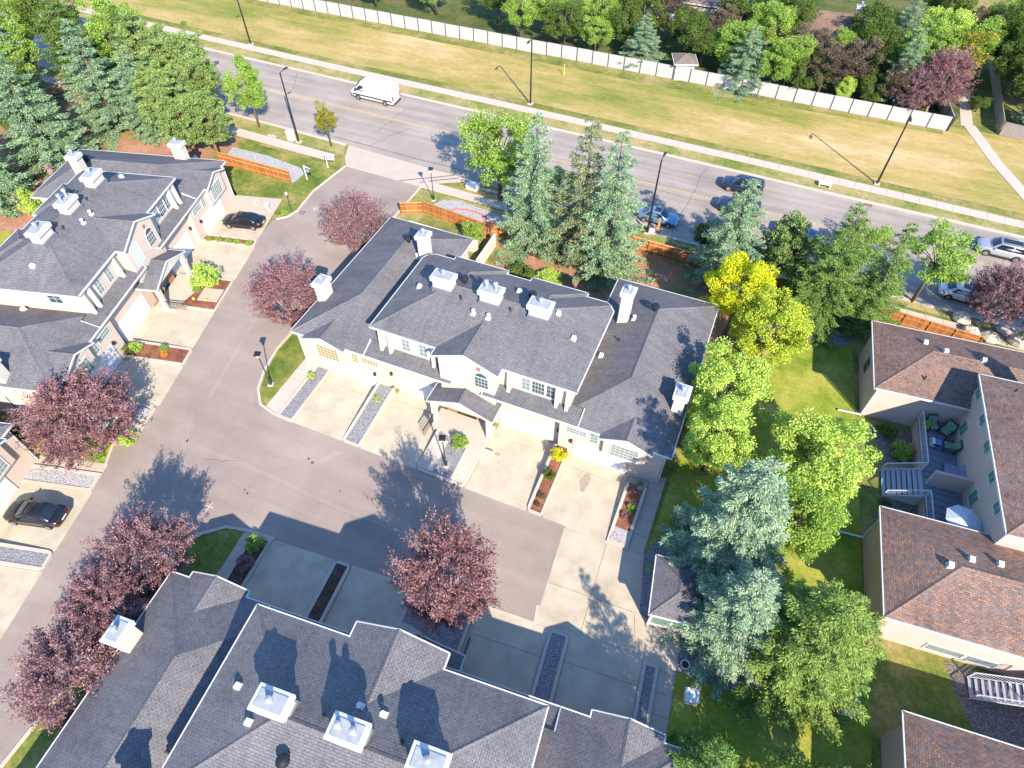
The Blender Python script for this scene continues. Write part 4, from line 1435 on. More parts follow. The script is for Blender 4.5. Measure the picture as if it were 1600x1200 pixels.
def board_fence(label, p0, p1, h, flip=1):
    """cedar boards on two rails between posts; rails on the side towards the photo"""
    L = math.dist(p0, p1)
    t = thing('board_fence', label, 'fence', (p0[0], p0[1], 0), math.atan2(p1[1] - p0[1], p1[0] - p0[0]), 'cedar fences along the street side')
    n = int(L / 0.19)
    st = L / n
    me = MB().box(0.006, st - 0.006, -0.012, 0.012, 0.03, h).mesh('board', 'cedar')
    for k in range(n):
        link('board', me, t, loc=(k * st, rng.uniform(-.008, .008), rng.uniform(-.02, .02)))
    for z in (0.35, h - 0.45):
        MB().box(0, L, -0.07 * flip, -0.02 * flip, z, z + 0.09).build('rail', 'cedar_rail', t)
    MB().box(-0.03, L + 0.03, -0.09, 0.05, h + 0.02, h + 0.06).build('cap_rail', 'cedar_rail', t)
    m = max(1, round(L / 2.4))
    mp = MB().box(-0.05, 0.05, -0.11, -0.015, 0, h + 0.018).mesh('post', 'cedar')
    for k in range(m + 1):
        link('post', mp, t, loc=(L * k / m, 0, 0))
    return t


board_fence('cedar board fence beside the pale gravel bed across the lane', (-61.3, 52.6), (-50.7, 52.5), 1.55)
board_fence('cedar board fence with a red hose lying on the gravel behind it', (-33.3, 53.4), (-24.7, 52.4), 1.55)
board_fence('short cedar board fence between the lane and the garden wall', (-35.6, 52.3), (-33.4, 53.35), 1.4)
board_fence('cedar board fence half hidden by the three tall spruces', (-24.6, 52.9), (-19.0, 54.2), 1.55)
board_fence('cedar board fence near the street lamp and the parked blue sedan', (-12.5, 56.6), (1.5, 56.2), 1.55)
board_fence('cedar board fence behind the brown roofed building', (13.2, 55.6), (24.2, 54.8), 1.55)
board_fence('cedar board fence in the shade of the dark conifers', (1.8, 56.1), (13.0, 55.7), 1.5)

# garden walls behind the blocks
for i, (a, b, lb) in enumerate((((-32.9, 49.6), (-24.6, 49.3), 'low white garden wall behind the middle block, parallel to the street'),
                                ((-23.4, 46.6), (-23.4, 51.2), 'low white garden wall beside the leafy bush behind the middle block'),
                                ((-73.4, 29.6), (-75.6, 29.0), 'low white garden wall stub behind the far block'),
                                ((0.9, 38.4), (3.0, 38.4), 'low pale garden wall beside the bright green trees'))):
    L = math.dist(a, b)
    w = MB().box(0, L, -0.09, 0.09, 0, 1.5).box(-0.04, L + 0.04, -0.13, 0.13, 1.5, 1.58).build('garden_wall', 'white_stucco')
    w.location = (a[0], a[1], 0)
    w.rotation_euler = (0, 0, math.atan2(b[1] - a[1], b[0] - a[0]))
    tag(w, lb, 'wall')

# ------------------------------------------------------------------ houses and sheds beyond the fence
def far_house(label, loc, rz, L, W, h, roof, wall='white_stucco', cat='house', name='house', slope=0.42):
    t = thing(name, label, cat, loc, rz)
    MB().box(-L / 2 + .4, L / 2 - .4, -W / 2 + .4, W / 2 - .4, 0, h).build('wall', wall, t)
    hip_roof(t, -L / 2, L / 2, -W / 2, W / 2, h + 0.05, slope, roof)
    if L > 6:
        for k in (-1, 0, 1):
            window(t, k * L / 4 - .7, k * L / 4 + .7, 1.0, 2.3, -W / 2 + .4, 2, 2)
        chimney(t, L / 5, 0.5, .9, .9, h, h + slope * W / 2 + 1.2, 1)
        MB().box(-L / 2 + 2.2, -L / 2 + 3.2, -W / 2 + .35, -W / 2 + .4, 0, 2.1).build('door', 'brick_red', t)
    else:
        MB().box(-.5, .5, -W / 2 + .35, -W / 2 + .4, 0, 1.9).build('door', 'white_trim', t)
    return t


far_house('small garden shed with a brown roof behind the pale fence', (-13.9, 97.6, 0), R(20), 3.4, 3.6, 2.4, 'tan_shingle', cat='shed', name='garden_shed')
far_house('house with a brown roof among trees behind the pale fence', (4.5, 115.5, 0), R(4), 15, 10, 3.0, 'brown_shingle')
far_house('house with a pale roof at the upper corner beyond the big trees', (46, 117, 0), R(-8), 14, 10, 3.0, 'tan_shingle')
far_house('house with a tan roof half hidden past the garden shed', (-17, 121, 0), R(2), 15, 10, 3.0, 'tan_shingle')
far_house('house with a grey roof beyond the far end of the fence', (-45, 124, 0), R(2), 15, 10, 3.0, 'slate_shingle')
far_house('house with a brown roof past the fence at the top edge', (-74, 120, 0), R(2), 15, 10, 3.0, 'brown_shingle')

# ------------------------------------------------------------------ trees
def cards(cen, d, side, ln, wd, nm, mat, kink=None):
    """leaf-shaped quads: cen (N,3), d along, side across, ln, wd lengths"""
    n = len(cen)
    d = d * ln[:, None]
    s = side * wd[:, None]
    v = np.empty((n, 4, 3))
    v[:, 0] = cen
    v[:, 1] = cen + d * 0.45 + s * 0.5
    v[:, 2] = cen + d
    v[:, 3] = cen + d * 0.45 - s * 0.5
    if kink is not None:
        v[:, 2, 2] -= kink
    me = bpy.data.meshes.new(nm)
    me.vertices.add(n * 4)
    me.vertices.foreach_set('co', v.reshape(-1))
    me.loops.add(n * 4)
    me.loops.foreach_set('vertex_index', np.arange(n * 4, dtype=np.int32))
    me.polygons.add(n)
    me.polygons.foreach_set('loop_start', np.arange(0, n * 4, 4, dtype=np.int32))
    me.polygons.foreach_set('loop_total', np.full(n, 4, dtype=np.int32))
    me.materials.append(MATS[mat])
    me.update(calc_edges=True)
    return me


def unit(a):
    return a / np.maximum(1e-9, np.linalg.norm(a, axis=1))[:, None]


def spruce_mesh(h, r, seed, mat, dens=1.0, droop=0.28, power=0.85, leaf=1.0, z0=0.06, fluff=0.30):
    """whorls of boughs; every bough carries side sprays built of small cards"""
    g = np.random.default_rng(seed)
    cen, dr, sd, ln, wd = [], [], [], [], []
    z = h * z0
    lim = MB()
    lim.tube([(0, 0, 0), (0.05, 0, h * 0.5), (0, 0.03, h * 0.98)], [0.02 * h + .05, 0.012 * h, 0.015], 7)
    while z < h * 0.985:
        t = z / h
        rad = max(r * (1 - t) ** power * (1.0 + 0.12 * math.sin(z * 2.1 + seed)), 0.14)
        nb = max(4, int(2 * math.pi * rad / 1.3 * dens))
        a0 = g.uniform(0, 6.28)
        for k in range(nb):
            a = a0 + 2 * math.pi * k / nb + g.normal(0, 0.22)
            L = rad * g.uniform(0.6, 1.16)
            zb = z + g.uniform(-0.22, 0.22)
            m = max(3, int(L / 0.13))
            s = np.linspace(0.2, 1.0, m)
            ca, sa = math.cos(a), math.sin(a)
            dz = -droop * L * s ** 1.2 + (0.12 + 0.16 * g.random()) * L * s ** 3
            px, py, pz = ca * L * s, sa * L * s, zb + dz
            if k % 2 == 0 and rad > .8:
                lim.tube([(0, 0, zb), (px[m // 2], py[m // 2], pz[m // 2] - .05), (px[-1], py[-1], pz[-1] - .05)], [0.035, 0.025, 0.01], 4, False)
            rep = 22
            q = np.repeat(np.stack([px, py, pz], 1), rep, 0)
            ss = np.repeat(s, rep)
            n = len(q)
            wdt = 1.25 * fluff * (0.35 + 1.5 * ss * (1.12 - ss) * 1.6) * (0.5 + 0.5 * min(1, L / 1.5))
            side = g.choice([-1, 1], n)
            ang = a + side * g.uniform(0.15, 0.95, n)
            along = wdt * g.uniform(0, 1.0, n)
            q[:, 0] += np.cos(ang) * along + g.normal(0, 0.03, n)
            q[:, 1] += np.sin(ang) * along + g.normal(0, 0.03, n)
            q[:, 2] += g.normal(0, 0.05, n) - along * 0.35
            dd = unit(np.stack([np.cos(ang), np.sin(ang), g.normal(0.05, 0.35, n)], 1))
            up = np.stack([g.normal(0, .5, n), g.normal(0, .5, n), np.ones(n)], 1)
            cen.append(q)
            dr.append(dd)
            sd.append(unit(np.cross(dd, up)))
            ln.append(0.165 * g.uniform(.7, 1.4, n) * leaf)
            wd.append(0.058 * g.uniform(.7, 1.3, n) * leaf)
        z += 0.55 + 0.4 * (1 - t)
    cen, dr, sd, ln, wd = map(np.concatenate, (cen, dr, sd, ln, wd))
    return cards(cen, dr, sd, ln, wd, 'crown', mat, 0.03), lim


def clump_mesh(h, rx, rz, zc, seed, mat, ncl, per, leaf, clr=0.8, trunk=0.16, bark='bark', up=0.35, limbs=True, shell=0.55, flat=0.75, sprig=False, nlim=26, ry=None):
    """broad-leaf (or pine) crown: leaf clumps through an ellipsoid, limbs running to them"""
    g = np.random.default_rng(seed)
    ry = ry or rx
    pts = []
    while len(pts) < ncl:
        p = g.normal(0, 1, 3)
        p /= np.linalg.norm(p)
        rr = g.uniform(shell, 1.0) ** 0.6
        q = p * rr
        lump = 0.86 + 0.22 * math.sin(p[0] * 4 + seed) * math.cos(p[1] * 3.3 + seed * 2) + g.normal(0, 0.07)
        q *= lump
        if q[2] < -0.72:
            continue
        pts.append((q[0] * rx, q[1] * ry, zc + q[2] * rz))
    pts = np.array(pts)
    n = ncl * per
    idx = np.repeat(np.arange(ncl), per)
    dirs = unit(g.normal(0, 1, (n, 3)))
    rad = clr * g.uniform(.55, 1.15, ncl)[idx] * g.uniform(.2, 1.0, n) ** 0.5
    off = dirs * rad[:, None]
    off[:, 2] *= flat
    cen = pts[idx] + off
    if sprig:
        outw = unit(cen - np.array([0, 0, zc - rz * 0.6]))
        dd = unit(outw + g.normal(0, .55, (n, 3)))
    else:
        dd = unit(g.normal(0, 1, (n, 3)) + dirs * 0.5 + np.array([0, 0, -0.1]))
    upv = unit(g.normal(0, 0.6, (n, 3)) + np.array([0, 0, up * 2]) + dirs * 0.4)
    sv = unit(np.cross(dd, upv))
    ln = leaf * g.uniform(.7, 1.35, n)
    me = cards(cen, dd, sv, ln, ln * g.uniform(.5, .75, n), 'crown', mat)
    lim = MB()
    zt = zc - rz * 0.25
    lim.tube([(0, 0, 0), (0.05, 0.03, zt * .5), (0, 0, zt), (0.05, 0, zc + rz * .4)], [trunk * 1.25, trunk, trunk * .8, trunk * .25], 8)
    if limbs:
        for p in pts[g.permutation(ncl)[:nlim]]:
            z0 = max(0.3, zc - rz * 0.75 + (p[2] - zc + rz) * 0.22)
            mid = np.array([p[0] * .42, p[1] * .42, z0 + (p[2] - z0) * .5])
            lim.tube([(0, 0, z0), tuple(mid), tuple(p)], [trunk * .42, trunk * .26, trunk * .09], 5, False)
    return me, lim


def twig_mesh(h, rx, rz, zc, seed, mat, ntw, per, leaf, trunk=0.14):
    """vase-shaped crown of fine upright twigs, leaves strung along each twig"""
    g = np.random.default_rng(seed)
    lim = MB()
    zf = max(0.8, zc - rz * 1.05)
    lim.tube([(0, 0, 0), (0.03, 0.02, zf * .6), (0, 0, zf)], [trunk * 1.3, trunk, trunk * .9], 8)
    cen, dr = [], []
    nl = 26
    limbs = []
    for k in range(nl):
        a = 2 * math.pi * (k * 0.382)
        el = g.uniform(0.0, 1.0)
        d = np.array([math.cos(a) * (1 - el * .75), math.sin(a) * (1 - el * .75), 0.35 + el * .9])
        e = np.array([d[0] * rx * .62, d[1] * rx * .62, zc - rz * .55 + (d[2] - .35) * rz * 1.0])
        limbs.append(e)
        m = e * .5
        m[2] = zf + (e[2] - zf) * .42
        lim.tube([(0, 0, zf * .9), tuple(m), tuple(e)], [trunk * .5, trunk * .33, trunk * .16], 5, False)
    limbs = np.array(limbs)
    k = 0
    while k < ntw:
        p = g.normal(0, 1, 3)
        p /= np.linalg.norm(p)
        if p[2] < -0.8:
            continue
        tip = p * g.uniform(.72, 1.12)
        tip *= 0.92 + 0.12 * math.sin(p[0] * 5 + seed) * math.cos(p[1] * 4 + seed)
        tip = np.array([tip[0] * rx, tip[1] * rx, zc + tip[2] * rz])
        st = limbs[np.argmin(((limbs - tip) ** 2).sum(1) + g.uniform(0, 1.5, nl))] + g.normal(0, .12, 3)
        st = st * .55 + (tip * .45) * g.uniform(.5, 1.0) + np.array([0, 0, 0.0]) if g.random() < .35 else st
        if k % 2 == 0:
            lim.tube([tuple(st), tuple((st + tip) / 2 + g.normal(0, .05, 3)), tuple(tip)], [.018, .013, .007], 3, False)
        f = g.uniform(.12, 1.03, per)[:, None]
        q = st + (tip - st) * f + g.normal(0, .085, (per, 3))
        cen.append(q)
        dr.append(np.tile((tip - st) / np.linalg.norm(tip - st), (per, 1)))
        k += 1
    cen = np.concatenate(cen)
    n = len(cen)
    dd = unit(np.concatenate(dr) * .7 + g.normal(0, .6, (n, 3)))
    sv = unit(np.cross(dd, unit(g.normal(0, .7, (n, 3)) + np.array([0, 0, 1.0]))))
    ln = leaf * g.uniform(.7, 1.3, n)
    return cards(cen, dd, sv, ln, ln * g.uniform(.4, .6, n), 'crown', mat), lim


TREE_CACHE = {}


def plant(name, label, cat, loc, crown, limbs, bark='bark', rz=0.0, sc=(1, 1, 1), group=None, part='crown'):
    """a tree or bush: Empty at its foot with crown and trunk"""
    t = thing(name, label, cat, loc, rz, group)
    t.scale = sc
    link(part, crown, t)
    if limbs is not None:
        key = (id(limbs), bark)
        if key not in TREE_CACHE:
            TREE_CACHE[key] = limbs.mesh('trunk', bark, True)
        link('trunk', TREE_CACHE[key], t)
    return t


def at_top(p, h):
    return (p[0], p[1], 0)


# unit meshes (12 m spruces, scaled in place)
SP = [spruce_mesh(12, 3.0, 1, 'blue_spruce', 1.15, 0.28, 0.72, 1, 0.04, 0.36), spruce_mesh(12, 3.2, 2, 'blue_spruce', 1.15, 0.3, 0.68, 1, 0.04, 0.36), spruce_mesh(12, 2.5, 3, 'cone_spruce', 1.15, 0.3, 0.75, 1, 0.04, 0.36),
      spruce_mesh(12, 3.3, 4, 'green_spruce', 1.15, 0.22, 0.68, 1, 0.04, 0.36), spruce_mesh(12, 2.4, 5, 'green_spruce', 1.15, 0.3, 0.72, 1, 0.04, 0.34)]
BIG = spruce_mesh(13, 4.0, 6, 'pale_spruce', 1.25, 0.25, 0.56, 1.15, 0.05, 0.42)
PINE = [clump_mesh(11, 2.6, 4.6, 6.2, 11, 'pine_needles', 150, 200, 0.17, 0.55, 0.17, up=.3, flat=.6, shell=.3, sprig=True, nlim=60),
        clump_mesh(11, 3.0, 4.4, 6.0, 12, 'pine_needles', 160, 200, 0.17, 0.58, 0.18, up=.3, flat=.6, shell=.3, sprig=True, nlim=60)]
DEC = {
    'green': clump_mesh(9, 3.0, 3.3, 5.4, 21, 'green_leaf', 85, 230, 0.165, 0.72),
    'green2': clump_mesh(9, 3.1, 3.0, 5.2, 22, 'green_leaf', 85, 230, 0.165, 0.72),
    'dark': clump_mesh(9, 3.2, 3.3, 5.2, 23, 'dark_leaf', 85, 230, 0.17, 0.75),
    'lime': clump_mesh(9, 3.2, 3.8, 5.0, 24, 'lime_leaf', 105, 260, 0.155, 0.72),
    'yellow_lime': clump_mesh(9, 3.2, 3.7, 5.0, 35, 'yellow_lime_leaf', 110, 260, 0.155, 0.7),
    'lime2': clump_mesh(9, 3.2, 3.5, 5.0, 25, 'lime_leaf', 100, 260, 0.155, 0.72),
    'yellow': clump_mesh(9, 3.0, 3.6, 5.2, 26, 'yellow_leaf', 95, 250, 0.155, 0.68),
    'street': clump_mesh(8, 2.4, 2.6, 5.0, 27, 'green_leaf', 42, 190, 0.155, 0.62, 0.12),
    'autumn': clump_mesh(6, 1.25, 2.1, 3.6, 28, 'autumn_leaf', 50, 120, 0.125, 0.4, 0.07),
    'plum': twig_mesh(7, 3.0, 2.9, 4.0, 29, 'plum_leaf', 460, 85, 0.125),
    'plum2': twig_mesh(7, 3.1, 2.8, 3.9, 30, 'plum_brown', 460, 85, 0.125),
    'rust': twig_mesh(7, 3.0, 2.9, 4.1, 31, 'plum_rust', 460, 80, 0.125),
    'brown': clump_mesh(8, 3.0, 2.8, 4.8, 32, 'brown_leaf', 75, 150, 0.16, 0.6, sprig=True, nlim=50),
    'column': clump_mesh(10, 1.7, 4.6, 5.2, 33, 'dark_leaf', 95, 170, 0.16, 0.6, up=.1, sprig=True),
}


def spruce(label, x, y, h, r, kind=0, rz=0.0, group='conifers'):
    crown, lim = SP[kind]
    base_r = (3.0, 3.2, 2.5, 3.3, 2.4)[kind]
    k = r / base_r
    return plant('spruce_tree', label, 'tree', (x, y, 0), crown, lim, 'bark', rz, (k, k, h / 12.0), group)


def pine(label, x, y, h, r, kind=0, rz=0.0):
    crown, lim = PINE[kind]
    k = r / (2.6, 3.0)[kind]
    return plant('pine_tree', label, 'tree', (x, y, 0), crown, lim, 'pine_bark', rz, (k, k, h / 10.8), 'conifers')


DIM = {'green': (3.0, 8.7), 'green2': (3.1, 8.2), 'dark': (3.2, 8.5), 'lime': (3.2, 8.8), 'lime2': (3.2, 8.5), 'yellow_lime': (3.2, 8.7), 'yellow': (3.0, 8.8), 'street': (2.4, 7.6),
       'autumn': (1.25, 5.7), 'plum': (3.0, 6.7), 'plum2': (3.1, 6.4), 'rust': (3.0, 7.0), 'brown': (3.0, 7.6), 'column': (1.7, 9.8)}


def tree(name, label, kind, x, y, h, r, rz=0.0, bark=None, group=None):
    crown, lim = DEC[kind]
    d = DIM[kind]
    if bark is None:
        bark = 'pale_bark' if kind in ('plum', 'plum2', 'rust') else 'bark'
    return plant(name, label, 'tree', (x, y, 0), crown, lim, bark, rz, (r / d[0], r / d[0], h / d[1]), group)


# tall conifers behind the middle block
spruce('tall blue spruce, first of the three behind the middle block', -19.6, 52.9, 15.2, 4.1, 0, 0.3)
spruce('tall spruce with brown cone laden top, middle of the three', -14.3, 52.6, 16.0, 3.9, 2, 1.3)
spruce('tall blue spruce, last of the three behind the middle block', -11.2, 51.6, 16.0, 4.0, 0, 2.4)
spruce('blue spruce hiding the dark cars stopped on the road', 0.3, 55.3, 12.0, 3.9, 1, 0.9)
pine('dark pine beside the blue spruce at the roadside', 5.2, 55.2, 9.6, 2.6, 0, 0.5)
spruce('broad dark green spruce standing in the needle bed', 9.3, 52.9, 13.0, 4.2, 3, 0.2)
spruce('slim dark green spruce leaning against the broad one', 13.8, 54.2, 11.6, 3.0, 4, 1.2)
# upper left grove
spruce('big blue spruce at the left edge with its top cut by the frame', -79.5, 44.5, 14.2, 5.0, 0, 2.0)
spruce('blue spruce low at the left edge behind the far block', -80.0, 36.0, 12.5, 5.0, 1, 0.7)
spruce('blue spruce filling the left corner edge', -89.0, 36.5, 13.0, 4.6, 1, 2.7)
spruce('wide blue spruce with a bare trunk foot in the red needle bed', -79.5, 54.3, 13.5, 5.0, 0, 1.1)
spruce('blue spruce at the end of the grove beside the pines', -73.5, 55.2, 11.5, 3.8, 1, 0.1)
pine('scots pine next to the wide blue spruce', -70.2, 55.6, 10.8, 3.0, 0, 0.4)
pine('scots pine in the middle of the grove', -67.0, 53.6, 11.2, 3.0, 1, 1.4)
pine('scots pine leaning over the needle bed at the near side', -64.0, 51.8, 10.5, 2.8, 0, 2.4)
pine('scots pine at the end of the cedar fence', -61.8, 53.2, 9.8, 2.8, 1, 3.4)
pine('scots pine standing near the road behind the grove', -66.5, 58.2, 11.4, 3.0, 1, 4.2)
pine('tall scots pine at the road edge of the grove', -72.5, 60.5, 11.5, 3.2, 0, 5.2)
tree('leafy_tree', 'dark green tree between the blue spruces of the grove', 'dark', -88.0, 49.0, 9.5, 3.6, 0.5)
tree('leafy_tree', 'dark green tree at the left frame edge above the spruces', 'dark', -96.5, 47.0, 9.5, 3.6, 1.5)
tree('leafy_tree', 'green tree at the top left corner beyond the spruces', 'green', -97.0, 56.0, 10.0, 4.0, 2.5)
tree('leafy_tree', 'dark green tree at the top edge behind the wide spruce', 'dark', -88.5, 60.5, 10.0, 4.0, 3.5)
spruce('spruce cut by the top edge beside the road', -81.0, 62.0, 12.5, 3.4, 3, 0.4)
spruce('spruce in the far left corner of the grove', -104.0, 52.0, 13.0, 4.0, 1, 1.9)
tree('leafy_tree', 'green tree beyond the far left corner of the grove', 'green2', -104.0, 62.0, 10.0, 4.0, 1.1)
pine('scots pine at the verge hiding the far end of the road', -70.5, 61.4, 11.8, 3.2, 1, 0.9)
pine('scots pine second along the verge of the grove', -77.0, 61.0, 12.5, 3.4, 0, 1.9)
tree('leafy_tree', 'green tree along the verge behind the wide blue spruce', 'green2', -84.5, 63.5, 12.0, 4.0, 0.9)
spruce('spruce along the verge near the top left corner', -92.5, 62.5, 14.0, 4.2, 3, 1.4)
tree('leafy_tree', 'dark tree along the verge at the top left corner', 'dark', -99.5, 66.0, 12.0, 4.4, 1.9)
spruce('blue spruce in the top left corner of the grove', -96.0, 54.5, 14.0, 4.4, 0, 2.9)
tree('leafy_tree', 'dark tree filling the gap between the two blue spruces', 'dark', -85.0, 46.5, 9.0, 3.6, 2.2)
# street trees
tree('leafy_tree', 'green street tree beside the black street light', 'green', -62.2, 61.6, 9.2, 2.3, 0.6)
tree('leafy_tree', 'small street tree turning yellow at its top', 'autumn', -50.8, 61.3, 5.8, 1.35, 0.6)
tree('leafy_tree', 'broad green tree overhanging the road at the entrance', 'green', -26.4, 59.4, 10.4, 4.3, 1.6)
tree('leafy_tree', 'small green tree behind the three tall spruces', 'street', -19.0, 58.6, 7.0, 2.0, 1.6)
tree('leafy_tree', 'sparse young street tree beside the spruces and the street lamp', 'street', -13.2, 61.0, 5.6, 1.2, 0.2)
tree('leafy_tree', 'slender street tree with one bare trunk before the white sedan', 'street', 18.6, 59.4, 9.6, 3.2, 0.2)
tree('leafy_tree', 'pale green tree behind the broad dark spruce', 'street', 11.8, 59.4, 8.0, 2.4, 2.2)
tree('leafy_tree', 'low green tree beside the rear of the parked blue sedan', 'dark', -2.6, 58.9, 3.6, 1.5, 2.2)
tree('plum_tree', 'purple leaved tree over the parked white sedan', 'plum', 24.6, 58.0, 7.6, 3.0, 0.8, group='purple leaved trees')
tree('plum_tree', 'purple leaved tree at the right frame edge behind the brown roof', 'plum2', 29.6, 56.6, 8.2, 3.6, 2.0, group='purple leaved trees')
# purple trees along the lane
tree('plum_tree', 'purple leaved tree nearest the entrance beside the middle block', 'plum', -35.81, 44.35, 7.2, 3.6, 0.0, group='purple leaved trees')
tree('plum_tree', 'purple leaved tree beside the curved kerb of the middle block', 'plum2', -36.02, 32.66, 7.2, 3.6, 1.1, group='purple leaved trees')
tree('plum_tree', 'wide purple leaved tree on the yellow lawn across the lane', 'rust', -43.01, 14.86, 7.3, 4.5, 2.1, group='purple leaved trees')
tree('plum_tree', 'rust coloured tree alone before the bottom block, shading the lane', 'rust', -10.09, 13.66, 10.4, 3.5, 0.4, group='purple leaved trees')
tree('plum_tree', 'purple leaved tree on the kerb lawn, first of the row by the bottom block', 'plum', -29.98, 7.72, 7.2, 3.3, 3.0, group='purple leaved trees')
tree('plum_tree', 'purple leaved tree in the middle of the row by the bottom block', 'plum2', -29.62, 4.16, 6.8, 2.9, 4.0, group='purple leaved trees')
tree('plum_tree', 'purple leaved tree low in the corner, end of the row by the bottom block', 'plum', -28.66, 0.05, 6.9, 3.4, 5.0, group='purple leaved trees')
# right hand gardens
tree('leafy_tree', 'bright yellow topped tree beside the middle block', 'yellow', 2.18, 47.52, 9.6, 3.0, 0.3)
tree('leafy_tree', 'yellow green tree just below the bright yellow one', 'yellow_lime', 5.35, 44.34, 9.0, 3.3, 1.3)
tree('leafy_tree', 'lime green tree touching the roof edge of the middle block', 'lime2', 3.08, 36.10, 9.2, 3.1, 2.3)
tree('leafy_tree', 'lime green tree shading the side walk of the middle block', 'lime', 3.57, 31.66, 8.4, 2.8, 3.3)
tree('leafy_tree', 'broad green tree in the middle of the side lawn', 'lime2', 11.34, 33.01, 7.4, 3.9, 0.7)
tree('leafy_tree', 'smaller green tree tucked behind the big blue spruce', 'green', 10.02, 27.06, 7.6, 2.7, 0.7)
plant('spruce_tree', 'big pale blue spruce towering over the mail shelter', 'tree', (5.9, 23.6, 0), BIG[0], BIG[1], 'bark', 0.4, (0.95, 0.95, 1.12), 'conifers')
plant('spruce_tree', 'broad blue spruce at the gravel corner below the mail shelter', 'tree', (7.6, 18.9, 0), BIG[0], BIG[1], 'bark', 2.4, (0.86, 0.86, 0.76), 'conifers')
G2 = spruce_mesh(12, 4.3, 8, 'gold_spruce', 1.35, 0.16, 0.5, 1.05, 0.05, 0.46)
plant('spruce_tree', 'big yellow green spruce by the white walled brown building', 'tree', (11.72, 18.51, 0), G2[0], G2[1], 'bark', 0.4, (1.0, 1.0, 0.95), 'conifers')
spruce('spruce at the bottom edge whose shade falls on the concrete court', 7.3, 9.3, 10.2, 2.7, 3, 0.7)
tree('leafy_tree', 'dark tree at the bottom edge shading the garden lawn', 'dark', 11.6, 8.6, 8.5, 3.2, 0.7)
tree('leafy_tree', 'dark tree at the bottom edge near the brown roof corner', 'dark', 14.6, 10.6, 7.0, 2.6, 1.7)
